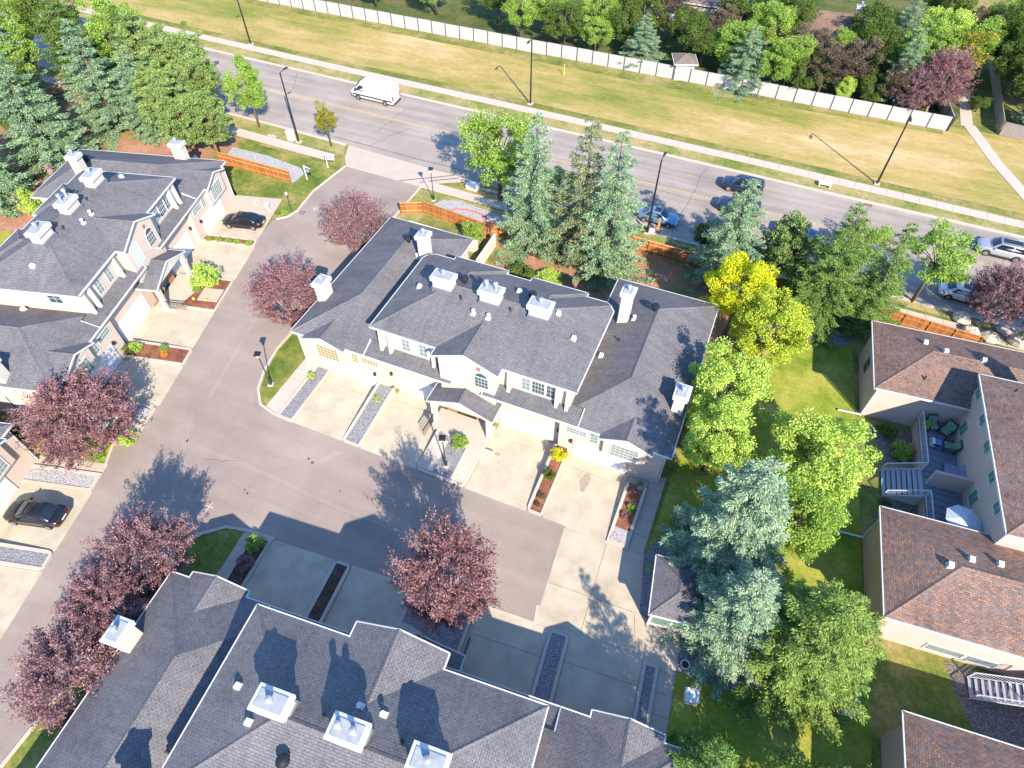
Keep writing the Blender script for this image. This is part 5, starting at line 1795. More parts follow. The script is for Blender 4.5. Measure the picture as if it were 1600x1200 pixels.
# gardens beyond the pale fence
far = [('dec', 'green tree overlapping the fence right of the leaning spruce', 'green2', -1.6, 97.6, 7.0, 2.8), ('dec', 'dark tree over the fence left of the brown leaved tree', 'dark', 2.8, 98.0, 6.4, 2.8),
       ('dec', 'brown tree over the fence behind the yellow green one', 'brown', 8.6, 100.6, 8.0, 3.4), ('dec', 'dark green tree under the brown roof eaves', 'dark', 12.6, 103.5, 8.0, 3.4),
       ('dec', 'plum tree over the fence before the rust tree', 'plum', 16.4, 97.8, 6.5, 2.8), ('dec', 'dark tree at the footpath bend under the columnar tree', 'dark', 25.6, 103.0, 2.2, 1.4),
       ('dec', 'dark green tree right of the footpath fence', 'dark', 31.4, 104.6, 8.5, 3.6), ('dec', 'green tree behind the shed and the spruce', 'green', -8.0, 101.0, 7.5, 3.2),
       ('dec', 'dark tree beside the far brown house wall', 'dark', -1.5, 112.0, 8.5, 3.6), ('dec', 'green tree beyond the plum tree at the fence', 'green2', 17.5, 106.0, 9.5, 3.8),
       ('dec', 'dark tree behind the blue spruce and shed', 'dark', -22.5, 105.5, 7.5, 3.2), ('dec', 'dark tree before the tan house', 'dark', -9.0, 112.0, 8.5, 3.6),
       ('dec', 'dark tree beside the brown house chimney', 'dark', 11.0, 108.0, 8.5, 3.4), ('dec', 'dark tree at the grey fence corner', 'dark', 30.0, 112.0, 9.5, 3.8),
       ('spruce', 'blue spruce beside the garden shed behind the fence', -20.5, 98.6, 7.2, 3.4, 1), ('spruce', 'blue spruce leaning over the fence past the garden shed', -5.4, 97.4, 8.5, 3.8, 0),
       ('dec', 'lime green tree beside the blue spruce behind the fence', 'green', 0.2, 98.2, 8.0, 2.6), ('dec', 'brown leaved tree in front of the far brown roofed house', 'brown', 5.0, 98.8, 7.5, 3.2),
       ('dec', 'small yellow green tree just behind the fence', 'lime', 8.2, 97.6, 4.2, 1.5), ('dec', 'dark tree just behind the fence near its end', 'dark', 11.6, 98.4, 5.0, 2.3),
       ('dec', 'brown tree between the dark tree and the blue spruce', 'brown', 14.6, 98.4, 7.0, 2.6), ('spruce', 'blue spruce behind the fence next to the rust tree', 14.6, 99.6, 10.5, 3.2, 0),
       ('dec', 'rust leaved tree hanging over the fence end', 'rust', 19.2, 99.6, 9.0, 3.8), ('dec', 'yellow green tree behind the rust leaved one', 'autumn', 21.4, 106.0, 9.0, 3.4),
       ('dec', 'dark green tree in the shade beside the footpath', 'dark', 29.0, 108.5, 9.0, 3.6), ('dec', 'tall dark columnar tree at the top right', 'column', 28.6, 114.5, 11.0, 2.6),
       ('spruce', 'blue spruce at the right edge over the grey fence', 31.8, 100.8, 8.5, 2.6, 1), ('dec', 'green tree behind the grey fence at the right edge', 'green', 34.8, 106.0, 8.5, 3.4),
       ('dec', 'green tree behind the long fence, left of the spruce', 'green2', -28.0, 99.6, 5.2, 2.6), ('dec', 'dark green tree beyond the long fence near the post', 'dark', -24.6, 102.5, 6.5, 2.8),
       ('dec', 'dark brown tree past the garden shed', 'brown', -10.6, 105.0, 7.5, 3.0), ('dec', 'dark tree above the garden shed', 'dark', -15.5, 105.6, 6.8, 3.0),
       ('dec', 'green tree at the top edge right of the shed', 'green', -3.8, 107.0, 8.6, 3.4), ('spruce', 'spruce at the top edge behind the brown house', 14.0, 111.5, 11.5, 3.0, 1),
       ('dec', 'green tree at the top edge above the rust tree', 'lime2', 19.0, 112.5, 9.5, 3.6), ('dec', 'green tree at the top edge beside the brown house', 'green2', 6.0, 106.0, 6.5, 2.6),
       ('dec', 'dark tree at the upper right corner', 'dark', 36.0, 118.0, 10.0, 4.0), ('dec', 'green tree beyond the upper right corner', 'green', 31.0, 126.0, 10.0, 4.0),
       ('dec', 'dark tree far beyond the columnar tree', 'dark', 20.0, 124.0, 10.0, 4.0), ('dec', 'green tree beyond the brown roofed house', 'green', -4.0, 124.5, 9.0, 4.0),
       ('dec', 'dark tree at the top edge over the tan house', 'dark', -27.0, 111.0, 8.0, 3.6), ('dec', 'green tree at the top edge over the long fence', 'green2', -36.0, 103.0, 7.0, 3.2),
       ('dec', 'dark tree over the long fence near the grey house', 'dark', -46.0, 104.0, 8.0, 3.6), ('dec', 'green tree behind the far end of the long fence', 'green', -57.0, 103.0, 8.0, 3.6),
       ('dec', 'dark tree behind the far end of the long fence', 'dark', -68.0, 102.0, 8.0, 3.6), ('dec', 'green tree in the top corner behind the long fence', 'green', -80.0, 101.0, 8.0, 3.6),
       ('dec', 'brown leaved tree behind the far fence end', 'brown', 24.2, 118.0, 8.0, 3.0)]
for i, q in enumerate(far):
    if q[0] == 'spruce':
        spruce(q[1], q[2], q[3], q[4], q[5], q[6], i * 0.7, 'trees beyond the pale fence')
    else:
        tree('leafy_tree', q[1], q[2], q[3], q[4], q[5], q[6], i * 0.7, group='trees beyond the pale fence')

tree('leafy_tree', 'dark green tree behind the fence above the roadside lamp', 'dark', -33.0, 99.5, 7.1, 3.4, 0.0, group='trees beyond the pale fence')
tree('leafy_tree', 'green tree in the second row over the long fence', 'green', -30.0, 106.0, 7.4, 3.5, 0.9, group='trees beyond the pale fence')
tree('leafy_tree', 'green tree with a rounded top beside the long fence at the top edge', 'green2', -40.0, 98.8, 8.1, 3.1, 1.8, group='trees beyond the pale fence')
tree('leafy_tree', 'dark bushy tree close to the shed roof', 'dark', -12.0, 101.5, 6.5, 3.7, 2.7, group='trees beyond the pale fence')
tree('leafy_tree', 'brown leaved tree in the second row left of the brown house', 'brown', 2.0, 104.5, 7.1, 3.2, 3.6, group='trees beyond the pale fence')
tree('leafy_tree', 'dark green tree close to the brown house wall', 'dark', 9.5, 112.5, 9.0, 3.4, 4.5, group='trees beyond the pale fence')
tree('leafy_tree', 'green tree at the head of the footpath', 'green', 23.5, 112.0, 8.6, 3.4, 5.4, group='trees beyond the pale fence')
tree('leafy_tree', 'green tree with a rounded top in the second row behind the plum tree', 'green2', 15.5, 104.0, 8.1, 3.1, 6.3, group='trees beyond the pale fence')
tree('leafy_tree', 'dark bushy tree in the second row at the right edge', 'dark', 33.0, 112.0, 8.1, 3.7, 7.2, group='trees beyond the pale fence')
tree('leafy_tree', 'brown leaved tree in the second row above the shed', 'brown', -18.0, 110.0, 7.8, 3.6, 8.1, group='trees beyond the pale fence')
tree('leafy_tree', 'dark green tree at the top edge over the footpath', 'dark', 26.8, 121.0, 8.2, 3.1, 9.0, group='trees beyond the pale fence')
tree('leafy_tree', 'green tree behind the grey fence by the frame edge', 'green', 40.0, 108.0, 8.4, 3.5, 9.9, group='trees beyond the pale fence')

# ------------------------------------------------------------------ shrubs
BUSH = {
    'green': clump_mesh(1, 0.8, 0.6, 0.6, 41, 'green_leaf', 30, 80, 0.11, 0.26, 0.03, limbs=False),
    'lime': clump_mesh(1, 0.8, 0.6, 0.6, 42, 'lime_leaf', 30, 80, 0.11, 0.26, 0.03, limbs=False),
    'yellow': clump_mesh(1, 0.8, 0.6, 0.6, 43, 'yellow_leaf', 30, 80, 0.11, 0.26, 0.03, limbs=False),
    'dark': clump_mesh(1, 0.8, 0.6, 0.6, 44, 'dark_leaf', 30, 80, 0.11, 0.26, 0.03, limbs=False),
    'plum': clump_mesh(1, 0.8, 0.6, 0.6, 45, 'plum_leaf', 30, 80, 0.10, 0.26, 0.03, limbs=False),
    'white': clump_mesh(1, 0.8, 0.6, 0.6, 46, 'flower_white', 30, 80, 0.10, 0.26, 0.03, limbs=False),
    'orange': clump_mesh(1, 0.8, 0.6, 0.6, 47, 'flower_orange', 30, 80, 0.10, 0.26, 0.03, limbs=False),
    'brown': clump_mesh(1, 0.8, 0.6, 0.6, 48, 'brown_leaf', 30, 80, 0.10, 0.26, 0.03, limbs=False),
}


def bush(label, kind, x, y, r, h, z=0.0, rz=0.0, name='shrub', cat='shrub', group=None):
    crown, lim = BUSH[kind]
    return plant(name, label, cat, (x, y, z), crown, lim, 'bark', rz, (r / 0.95, r / 0.95, h / 1.35), group, 'foliage')


bush('round green bush in a gravel bed below the porch', 'green', *(-15.52, 25.99), 0.85, 1.3, 0.3)
bush('clipped yellow green ball in the long gravel bed by the walk', 'lime', *(-31.04, 27.57), 0.42, 0.6, 0.15)
bush('clipped yellow green ball in the gravel bed between two drives', 'lime', *(-24.10, 27.40), 0.4, 0.6, 0.4)
bush('large yellow bush at the garage end of the mulch bed', 'yellow', *(-7.63, 27.90), 0.85, 1.3, 0.4)
bush('dark spirea shrub in the middle of the mulch bed', 'dark', *(-7.67, 26.00), 0.62, 0.9, 0.3)
bush('low dry plant at the lane end of the mulch bed', 'brown', *(-7.66, 24.19), 0.4, 0.4, 0.2)
bush('small dry plant at the rounded tip of the mulch bed', 'brown', *(-7.62, 23.42), 0.3, 0.35, 0.16)
bush('green and red shrub in the bed before the end garage', 'green', *(-0.85, 25.79), 0.45, 0.7, 0.2)
bush('purple shrub at the front of the end bed', 'plum', *(-1.19, 25.06), 0.4, 0.5, 0.2)
bush('small green plant at the top of the end bed', 'green', *(-0.81, 28.20), 0.3, 0.4, 0.3)
bush('bushy yellow green tree in the bed before the far porch', 'lime', *(-47.48, 33.83), 1.65, 3.0, 0.3)
bush('small round green shrub under the yellow green bush', 'green', *(-48.04, 32.55), 0.5, 0.7, 0.3)
for k, (px, py) in enumerate(((-52.28, 39.63), (-51.28, 39.99), (-50.21, 40.26), (-49.18, 40.46), (-47.90, 40.76))):
    bush(('clipped green ball nearest the garage in the mulch bed', 'second clipped green ball from the garage', 'middle one of five clipped green balls', 'fourth clipped green ball from the garage', 'larger clipped green ball at the lane end of the bed')[k],
         'green', px, py, 0.42 if k < 4 else 0.5, 0.6, 0.2, k, group='clipped balls in the bed across the lane')
bush('leafy shrub at the garage end of the bed with orange flowers', 'lime', *(-47.70, 23.90), 0.75, 1.0, 0.4)
bush('dark green shrub in the corner of the flower bed across the lane', 'dark', *(-48.18, 23.53), 0.7, 0.8, 0.4)
bush('small green shrub beside the orange flowers', 'green', *(-45.45, 24.94), 0.45, 0.7, 0.3)
bush('orange flowers in the bed between two drives', 'orange', *(-45.10, 24.51), 0.42, 0.4, 0.2)
bush('lime green shrub on the kerb under the wide purple tree', 'lime', *(-41.25, 15.87), 1.0, 1.2)
bush('dark green shrub at the kerb corner under the purple tree', 'green', *(-42.49, 13.51), 0.75, 0.9)
bush('yellow green shrub at the walk edge under the purple tree', 'lime', *(-45.18, 12.84), 0.85, 1.1)
bush('yellow shrub on the lawn under the wide purple tree', 'yellow', *(-47.48, 12.49), 1.1, 0.8)
bush('dark hedge behind the wing at the left edge', 'dark', *(-49.44, 12.01), 1.6, 1.6)
bush('reddish shrub beside the shaded walk of the bottom block', 'plum', *(-25.39, 10.64), 0.8, 0.9, 0.1)
bush('green shrub at the lane end of the shaded bed', 'green', *(-25.64, 12.16), 0.9, 1.0, 0.1)
bush('leafy bush at the corner of the garden wall behind the middle block', 'green', *(-25.90, 50.79), 1.5, 2.8)
bush('long juniper hedge behind the middle block', 'dark', *(-18.88, 47.66), 1.6, 1.3)
bush('yellowing juniper beside the hedge behind the middle block', 'lime', *(-15.90, 48.17), 1.7, 1.2)
bush('arborvitae bush behind the far block', 'lime', *(-73.49, 36.06), 1.3, 4.0)
bush('white flowering plant on the lawn corner across the lane', 'white', *(-51.83, 47.32), 0.6, 0.6)
bush('leafy plant at the kerb corner across the lane', 'green', *(-47.82, 47.02), 0.5, 0.5)
bush('rounded shrub on the gravel by the deck stairs', 'dark', *(16.96, 41.15), 0.95, 1.1)
bush('leafy green shrub against the deck railing', 'green', *(18.17, 39.51), 1.2, 1.3)
bush('tiny shrub below the deck stairs', 'dark', *(17.27, 33.96), 0.5, 0.5)
bush('potted grass on the lower deck', 'brown', 21.2, 33.6, 0.55, 0.9, 1.6)
bush('potted plant in the deck corner', 'lime', on_deck(4.95, -0.7)[0], on_deck(4.95, -0.7)[1], 0.45, 0.8, 1.6)
bush('dark fallen clump beside the spruce foot', 'brown', *(-19.23, 51.24), 0.5, 0.5)
bush('low shrub at the fence beside the street lamp', 'dark', *(-9.33, 59.93), 0.7, 0.6)

# ------------------------------------------------------------------ vehicles (front towards +x)
for nm, c, mt in (('paint_black', (0.012, 0.012, 0.016), 0.2), ('paint_silver_blue', (0.16, 0.27, 0.4), 0.45), ('paint_white', (0.72, 0.73, 0.73), 0.0),
                  ('paint_navy', (0.025, 0.035, 0.06), 0.3), ('paint_silver', (0.42, 0.44, 0.46), 0.4), ('paint_blue', (0.015, 0.045, 0.16), 0.2)):
    plain(nm, c, 0.28, 0.03, 1.0, metallic=mt, spec=0.5, coat=0.7)
plain('plastic', (0.03, 0.032, 0.035), 0.6, 0.1)


def loft(mb, sections):
    """sections: list of rings (same count) -> skin with end caps"""
    i = len(mb.v)
    n = len(sections[0])
    for s in sections:
        mb.v.extend(s)
    for k in range(len(sections) - 1):
        for j in range(n):
            l = (j + 1) % n
            mb.f.append((i + k * n + j, i + k * n + l, i + (k + 1) * n + l, i + (k + 1) * n + j))
            mb.uv.append(None)
    mb.f.append(tuple(i + j for j in range(n))[::-1])
    mb.f.append(tuple(i + (len(sections) - 1) * n + j for j in range(n)))
    mb.uv += [None, None]


def ring(x, hw, zb, zt, crown=0.03):
    """lower-body cross-section"""
    h = zt - zb
    half = [(hw * 0.80, zb), (hw * 0.95, zb + 0.06), (hw * 0.985, zb + 0.3 * h), (hw, zb + 0.55 * h), (hw * 0.975, zb + 0.8 * h), (hw * 0.93, zt - 0.035), (hw * 0.8, zt), (hw * 0.4, zt + crown)]
    pts = [(x, y, z) for y, z in half] + [(x, 0, zt + crown * 1.2)] + [(x, -y, z) for y, z in half[::-1]]
    return pts


def cabin_ring(x, hw, z0, z1, top):
    half = [(hw, z0), (hw * 0.95, z0 + (z1 - z0) * 0.45), (top + 0.03, z1 - 0.07), (top - 0.08, z1), (top * 0.5, z1 + 0.025)]
    return [(x, y, z) for y, z in half] + [(x, 0, z1 + 0.035)] + [(x, -y, z) for y, z in half[::-1]]


STYLE = {
    # body: (x, half width, z bottom, z top); belt; cabin: base x0,x1, roof x0,x1, roof z
    'sedan': dict(L=4.7, body=[(-2.33, .66, .42, .78), (-2.22, .8, .3, .93), (-1.8, .87, .24, .98), (-1.25, .9, .22, .96), (0.0, .91, .2, .93), (0.9, .91, .22, .93), (1.5, .89, .24, .86), (2.0, .84, .26, .76), (2.25, .74, .3, .68), (2.35, .58, .4, .6)],
                  cab=(-1.75, 1.05, -1.0, 0.25, .93, 1.43, .8, .58), wb=(-1.38, 1.42), wr=.32),
    'suv': dict(L=4.8, body=[(-2.4, .72, .45, .98), (-2.32, .84, .36, 1.06), (-1.8, .93, .3, 1.08), (-0.8, .95, .28, 1.07), (0.7, .95, .28, 1.07), (1.1, .95, .28, 1.06), (1.7, .93, .3, 1.02), (2.15, .88, .34, .96), (2.34, .76, .4, .86), (2.4, .62, .5, .76)],
                cab=(-2.3, 1.2, -2.05, 0.45, 1.05, 1.72, .85, .66), wb=(-1.45, 1.45), wr=.37),
}


def wheel_set(t, xs, hw, r, w=0.22, arch=True):
    for x in xs:
        for s in (-1, 1):
            y = s * (hw - w * 0.42)
            wh = MB()
            N = 18
            for k in range(N):
                a0, a1 = 2 * math.pi * k / N, 2 * math.pi * (k + 1) / N
                for (ra, ya), (rb, yb) in (((r * .62, .5), (r * .93, .5)), ((r * .93, .5), (r, .38)), ((r, .38), (r, -.4)), ((r, -.4), (r * .62, -.5))):
                    wh.face([(x + ra * math.cos(a0), y + s * ya * w, r + ra * math.sin(a0)), (x + ra * math.cos(a1), y + s * ya * w, r + ra * math.sin(a1)),
                             (x + rb * math.cos(a1), y + s * yb * w, r + rb * math.sin(a1)), (x + rb * math.cos(a0), y + s * yb * w, r + rb * math.sin(a0))])
            wo = wh.build('wheel', 'tyre', t)
            rm = MB()
            for k in range(5):
                a = 2 * math.pi * k / 5 + .3
                c, sn = math.cos(a), math.sin(a)
                px, pz = -sn * .07, c * .07
                q = [(x + px, y + s * w * .44, r + pz), (x - px, y + s * w * .44, r - pz), (x - px * .8 + c * r * .62, y + s * w * .5, r - pz * .8 + sn * r * .62), (x + px * .8 + c * r * .62, y + s * w * .5, r + pz * .8 + sn * r * .62)]
                rm.face(q)
            for k in range(N):
                a0, a1 = 2 * math.pi * k / N, 2 * math.pi * (k + 1) / N
                rm.face([(x + .56 * r * math.cos(a0), y + s * w * .49, r + .56 * r * math.sin(a0)), (x + .66 * r * math.cos(a0), y + s * w * .505, r + .66 * r * math.sin(a0)),
                         (x + .66 * r * math.cos(a1), y + s * w * .505, r + .66 * r * math.sin(a1)), (x + .56 * r * math.cos(a1), y + s * w * .49, r + .56 * r * math.sin(a1))])
            rm.build('rim', 'rim', wo)
            dk = MB()
            pts = [(x + .6 * r * math.cos(2 * math.pi * k / 14), y + s * w * .3, r + .6 * r * math.sin(2 * math.pi * k / 14)) for k in range(14)]
            dk.face(pts)
            dk.build('brake_disc', 'dark_metal', wo)
            if arch:
                ar = MB()
                yy = s * (hw + 0.004)
                for k in range(10):
                    a0, a1 = math.pi * k / 10, math.pi * (k + 1) / 10
                    ar.face([(x + 1.0 * r * math.cos(a0), yy, r + r * math.sin(a0)), (x + 1.17 * r * math.cos(a0), yy, r + 1.17 * r * math.sin(a0)),
                             (x + 1.17 * r * math.cos(a1), yy, r + 1.17 * r * math.sin(a1)), (x + r * math.cos(a1), yy, r + r * math.sin(a1))])
                ar.build('wheel_arch', 'plastic', t)


def car(name, label, style, paint, loc, rz, roof_glass=False, rails=False, cat='car'):
    S = STYLE[style]
    t = thing(name, label, cat, loc, rz, 'cars and vans on the street and drives')
    mb = MB()
    loft(mb, [ring(*q) for q in S['body']])
    b = mb.build('body', paint, t, True)
    x0, x1, r0, r1, zb, zr, hwb, hwt = S['cab']
    cb = MB()
    rings = [cabin_ring(x0, hwb * .93, zb - .1, zb + .03, hwb * .86), cabin_ring(x0 + (r0 - x0) * .5, hwb * .985, zb - .1, zb + (zr - zb) * .56, hwb * .5 + hwt * .42), cabin_ring(r0, hwb, zb - .1, zr - .02, hwt), cabin_ring((r0 + r1) / 2, hwb * 1.02, zb - .1, zr + .01, hwt * 1.02),
             cabin_ring(r1, hwb, zb - .1, zr - .02, hwt), cabin_ring(r1 + (x1 - r1) * .5, hwb * .985, zb - .1, zb + (zr - zb) * .54, hwb * .5 + hwt * .42), cabin_ring(x1, hwb * .93, zb - .1, zb + .02, hwb * .86)]
    loft(cb, rings)
    cb.build('cabin', paint, t, True)

    def lerp(a, b, f):
        return tuple(a[i] + (b[i] - a[i]) * f for i in range(3))

    def pane(nm, quad, n=1):
        MB().face(quad).build(nm, 'car_glass', t)
    e = 0.035
    # windscreen and rear window
    for (xa, xb, nm, sgn) in ((x1, r1, 'windscreen', 1), (x0, r0, 'rear_window', -1)):
        za, zc = zb + .04, zr - .03
        dx = (xb - xa)
        lo, hi = .10, .93
        p = lambda f, y: (xa + dx * f + sgn * e * 1.1, y, za + (zc - za) * f + e + .03 * math.sin(math.pi * f))
        wl, wh_ = hwb * .82, hwt * .9
        g = MB()
        ys = (-1, -.5, 0, .5, 1)
        for i in range(4):
            for fa, fb in ((lo, .5), (.5, hi)):
                wa, wb_ = wl + (wh_ - wl) * fa, wl + (wh_ - wl) * fb
                bow = lambda y: sgn * .05 * (1 - y * y)
                q = []
                for f, w, y in ((fa, wa, ys[i]), (fa, wa, ys[i + 1]), (fb, wb_, ys[i + 1]), (fb, wb_, ys[i])):
                    a = p(f, y * w)
                    q.append((a[0] + bow(y), a[1], a[2] + .012 * (1 - y * y)))
                g.face(q)
        g.build(nm, 'car_glass', t, True)
    # side windows
    mid = (r0 + r1) / 2 + .05
    zl, zh = zb + .05, zr - .1
    for s in (-1, 1):
        f = lambda z: s * (hwb * 1.0 + (hwt + .03 - hwb) * max(0, (z - zb)) / (zr - .07 - zb) + .028)
        front = [(mid + .05, zl), (x1 - .32, zl), (r1 + .02, zh), (mid + .05, zh)]
        rear = [(x0 + .42, zl), (mid - .05, zl), (mid - .05, zh), (r0 + .04, zh)]
        for q in (front, rear):
            pts = [(x, f(z), z) for x, z in q]
            MB().face(pts if s < 0 else pts[::-1]).build('side_window', 'car_glass', t)
        MB().hexa([(x1 - .42, s * (hwb + .06), zb + .02), (x1 - .24, s * (hwb + .06), zb + .02), (x1 - .24, s * (hwb + .22), zb + .04), (x1 - .42, s * (hwb + .22), zb + .04),
                   (x1 - .42, s * (hwb + .06), zb + .15), (x1 - .26, s * (hwb + .06), zb + .15), (x1 - .28, s * (hwb + .22), zb + .15), (x1 - .42, s * (hwb + .22), zb + .15)]).build('mirror', paint, t)
        xf = S['body'][-2]
        xr = S['body'][1]
        MB().hexa([(xf[0] - .3, s * .55, xf[3] - .14), (xf[0] + .08, s * .5, xf[3] - .18), (xf[0] - .02, s * .76, xf[3] - .16), (xf[0] - .34, s * .84, xf[3] - .1),
                   (xf[0] - .3, s * .55, xf[3] + .02), (xf[0] + .06, s * .5, xf[3] - .06), (xf[0] - .03, s * .74, xf[3] - .04), (xf[0] - .34, s * .82, xf[3] + .04)]).build('headlight', 'clear_lens', t)
        MB().hexa([(xr[0] - .1, s * .4, xr[3] - .22), (xr[0] + .16, s * .5, xr[3] - .22), (xr[0] + .2, s * (xr[1] + .03), xr[3] - .2), (xr[0] - .03, s * (xr[1] - .03), xr[3] - .2),
                   (xr[0] - .07, s * .42, xr[3] - .05), (xr[0] + .16, s * .5, xr[3] - .04), (xr[0] + .2, s * (xr[1] + .02), xr[3] - .05), (xr[0] - .02, s * (xr[1] - .04), xr[3] - .06)]).build('tail_light', 'red_lens', t)
        if rails:
            bar(MB(), (0, 0, 0), (1, 0, 0), .1, .1)
            m = MB()
            bar(m, (r0 + .15, s * (hwt - .05), zr + .1), (r1 - .2, s * (hwt - .05), zr + .1), .05, .06)
            m.build('roof_rail', 'grey_metal', t)
        MB().box(-1.0, 1.0, *sorted((s * S['body'][4][1] * .93, s * (S['body'][4][1] - .02))), .17, .27).build('sill', 'plastic', t)
    MB().box(S['body'][-1][0] - .12, S['body'][-1][0] + .02, -.5, .5, .36, .55).build('grille', 'plastic', t)
    MB().box(S['body'][0][0] - .02, S['body'][0][0] + .1, -.26, .26, .58, .7).build('number_plate', 'white_paint', t)
    if roof_glass:
        MB().box(r0 + .55, r1 - .08, -.36, .36, zr - .02, zr + .052).build('sunroof', 'car_glass', t)
    wheel_set(t, S['wb'], S['body'][4][1], S['wr'])
    return t


def van(label, loc, rz):
    t = thing('cargo_van', label, 'van', loc, rz, 'cars and vans on the street and drives')
    mb = MB()

    def vr(x, hb, ht, z0, z1):
        half = [(hb * .9, z0), (hb, z0 + .15), (hb * 1.0, z0 + .55 * (z1 - z0)), (ht * 1.0, z1 - .2), (ht * .88, z1 - .04), (ht * .5, z1)]
        return [(x, y, z) for y, z in half] + [(x, 0, z1 + .02)] + [(x, -y, z) for y, z in half[::-1]]
    loft(mb, [vr(-3.5, .95, .84, .5, 2.62), vr(-3.42, .99, .89, .38, 2.72), vr(-1, 1.0, .9, .34, 2.78), (vr(1.15, 1.0, .9, .34, 2.78)), vr(1.7, 1.0, .86, .34, 2.6), vr(2.15, 1.0, .84, .36, 2.05), vr(2.62, .98, .84, .36, 1.5),
              vr(3.15, .93, .8, .38, 1.28), vr(3.4, .82, .7, .42, 1.1), vr(3.5, .62, .5, .5, .9)])
    mb.build('body', 'paint_white', t, True)
    g = MB()
    g.face([(2.66, -.78, 1.52), (2.66, .78, 1.52), (1.82, .74, 2.5), (1.82, -.74, 2.5)])
    for v in range(len(g.v)):
        g.v[v] = (g.v[v][0] + .07, g.v[v][1], g.v[v][2] + .06)
    g.build('windscreen', 'car_glass', t)
    for s in (-1, 1):
        q = [(1.15, s * 1.012, 1.42), (2.4, s * 1.008, 1.38), (2.15, s * .99, 1.75), (1.75, s * .95, 2.15), (1.15, s * .955, 2.15)]
        MB().face(q if s < 0 else q[::-1]).build('side_window', 'car_glass', t)
        MB().box(-3.3, 3.0, *sorted((s * .99, s * 1.03)), .72, .9).build('side_moulding', 'plastic', t)
        MB().hexa([(2.3, s * 1.0, 1.35), (2.5, s * 1.0, 1.35), (2.5, s * 1.25, 1.38), (2.3, s * 1.25, 1.38), (2.3, s * 1.0, 1.7), (2.45, s * 1.0, 1.7), (2.45, s * 1.22, 1.7), (2.3, s * 1.22, 1.7)]).build('mirror', 'plastic', t)
        MB().box(-3.53, -3.4, *sorted((s * .8, s * 1.005)), .95, 1.6).build('tail_light', 'red_lens', t)
        MB().hexa([(3.15, s * .5, .95), (3.5, s * .45, .9), (3.42, s * .8, .92), (3.05, s * .93, .98), (3.12, s * .5, 1.2), (3.42, s * .45, 1.08), (3.3, s * .78, 1.1), (2.98, s * .9, 1.24)]).build('headlight', 'clear_lens', t)
    MB().box(3.3, 3.55, -.6, .6, .42, .8).build('bumper', 'plastic', t)
    MB().box(-3.6, -3.4, -.9, .9, .42, .62).build('bumper', 'plastic', t)
    wheel_set(t, (-2.15, 2.2), 1.0, .36)
    return t


van('white cargo van driving past on the far lane', (-51.6, 73.9, 0.012), R(180 - 1.5))
car('sedan', 'silver blue sedan parked at the kerb beside the street lamp', 'sedan', 'paint_silver_blue', (-8.3, 61.6 + .75, 0.012), R(-1.5), True)
car('suv', 'black suv on the far lane, half behind the spruce tip', 'suv', 'paint_navy', (-0.6, 72.0, 0.012), R(180 - 1.5))
car('suv', 'dark suv with roof rails waiting beside the spruce', 'suv', 'paint_navy', (-0.3, 67.6, 0.012), R(180 - 1.5), rails=True)
car('sedan', 'blue car almost hidden behind the roadside conifers', 'sedan', 'paint_blue', (0.9, 62.0, 0.012), R(-1.5))
car('sedan', 'blue car seen only between the spruce and the pine', 'sedan', 'paint_blue', (6.6, 65.6, 0.012), R(-1.5))
car('suv', 'silver suv with a long sunroof driving at the right edge', 'suv', 'paint_silver', (27.0, 70.9, 0.012), R(180 - 1.2), True, True)
car('sedan', 'white sedan parked under the purple tree', 'sedan', 'paint_white', (23.2, 61.9, 0.012), R(-1.2), True)
car('sedan', 'black sedan on the drive beside the kerb corner across the lane', 'sedan', 'paint_black', (-50.7, 43.6, 0.036), R(180 + 14.9 + 0))
car('sedan', 'black sedan with red tail lights on the drive at the left edge', 'sedan', 'paint_black', (-42.45, 7.75, 0.036), R(180 + 15))

# ------------------------------------------------------------------ street furniture
def street_light(label, x, y, h, arm_dir, arm=1.3, gap=0.0):
    t = thing('street_light', label, 'street light', (x, y, 0), arm_dir, 'tall black street lights along the road')
    MB().box(-.32, .32, -.32, .32, 0, .14).build('base', 'pale_concrete', t)
    MB().tube([(0, 0, .1), (0, 0, h * .5), (0, 0, h)], [.13, .1, .075], 10).build('pole', 'black_metal', t)
    MB().tube([(0, 0, h - .05), (arm * .5, 0, h + .08), (arm, 0, h + .1)], .045, 8).build('arm', 'black_metal', t)
    a = MB()
    a.hexa([(arm - .1, -.13, h + .02), (arm + .55, -.13, h + .02), (arm + .55, .13, h + .02), (arm - .1, .13, h + .02), (arm - .1, -.1, h + .16), (arm + .5, -.1, h + .14), (arm + .5, .1, h + .14), (arm - .1, .1, h + .16)])
    hd = a.build('lamp_head', 'black_metal', t)
    MB().box(arm, arm + .45, -.1, .1, h - .0, h + .018).build('lens', 'lantern_glass', hd)
    return t


street_light('black street light beside the green utility box and street tree', *(-55.19, 60.50), 8.9, R(88), 0.9)
street_light('black street light rising past the top edge on the field verge', *(-31.30, 81.27), 8.6, R(-92), 0.9)
street_light('black street light on the field verge near the footpath', *(14.18, 79.64), 8.6, R(-92), 0.9)
street_light('black street light standing beside the parked blue sedan', *(-8.78, 59.75), 9.0, R(88), 0.9)
street_light('black street light at the top left beyond the grove', -78.6, 81.5, 8.6, R(-92), 0.9)


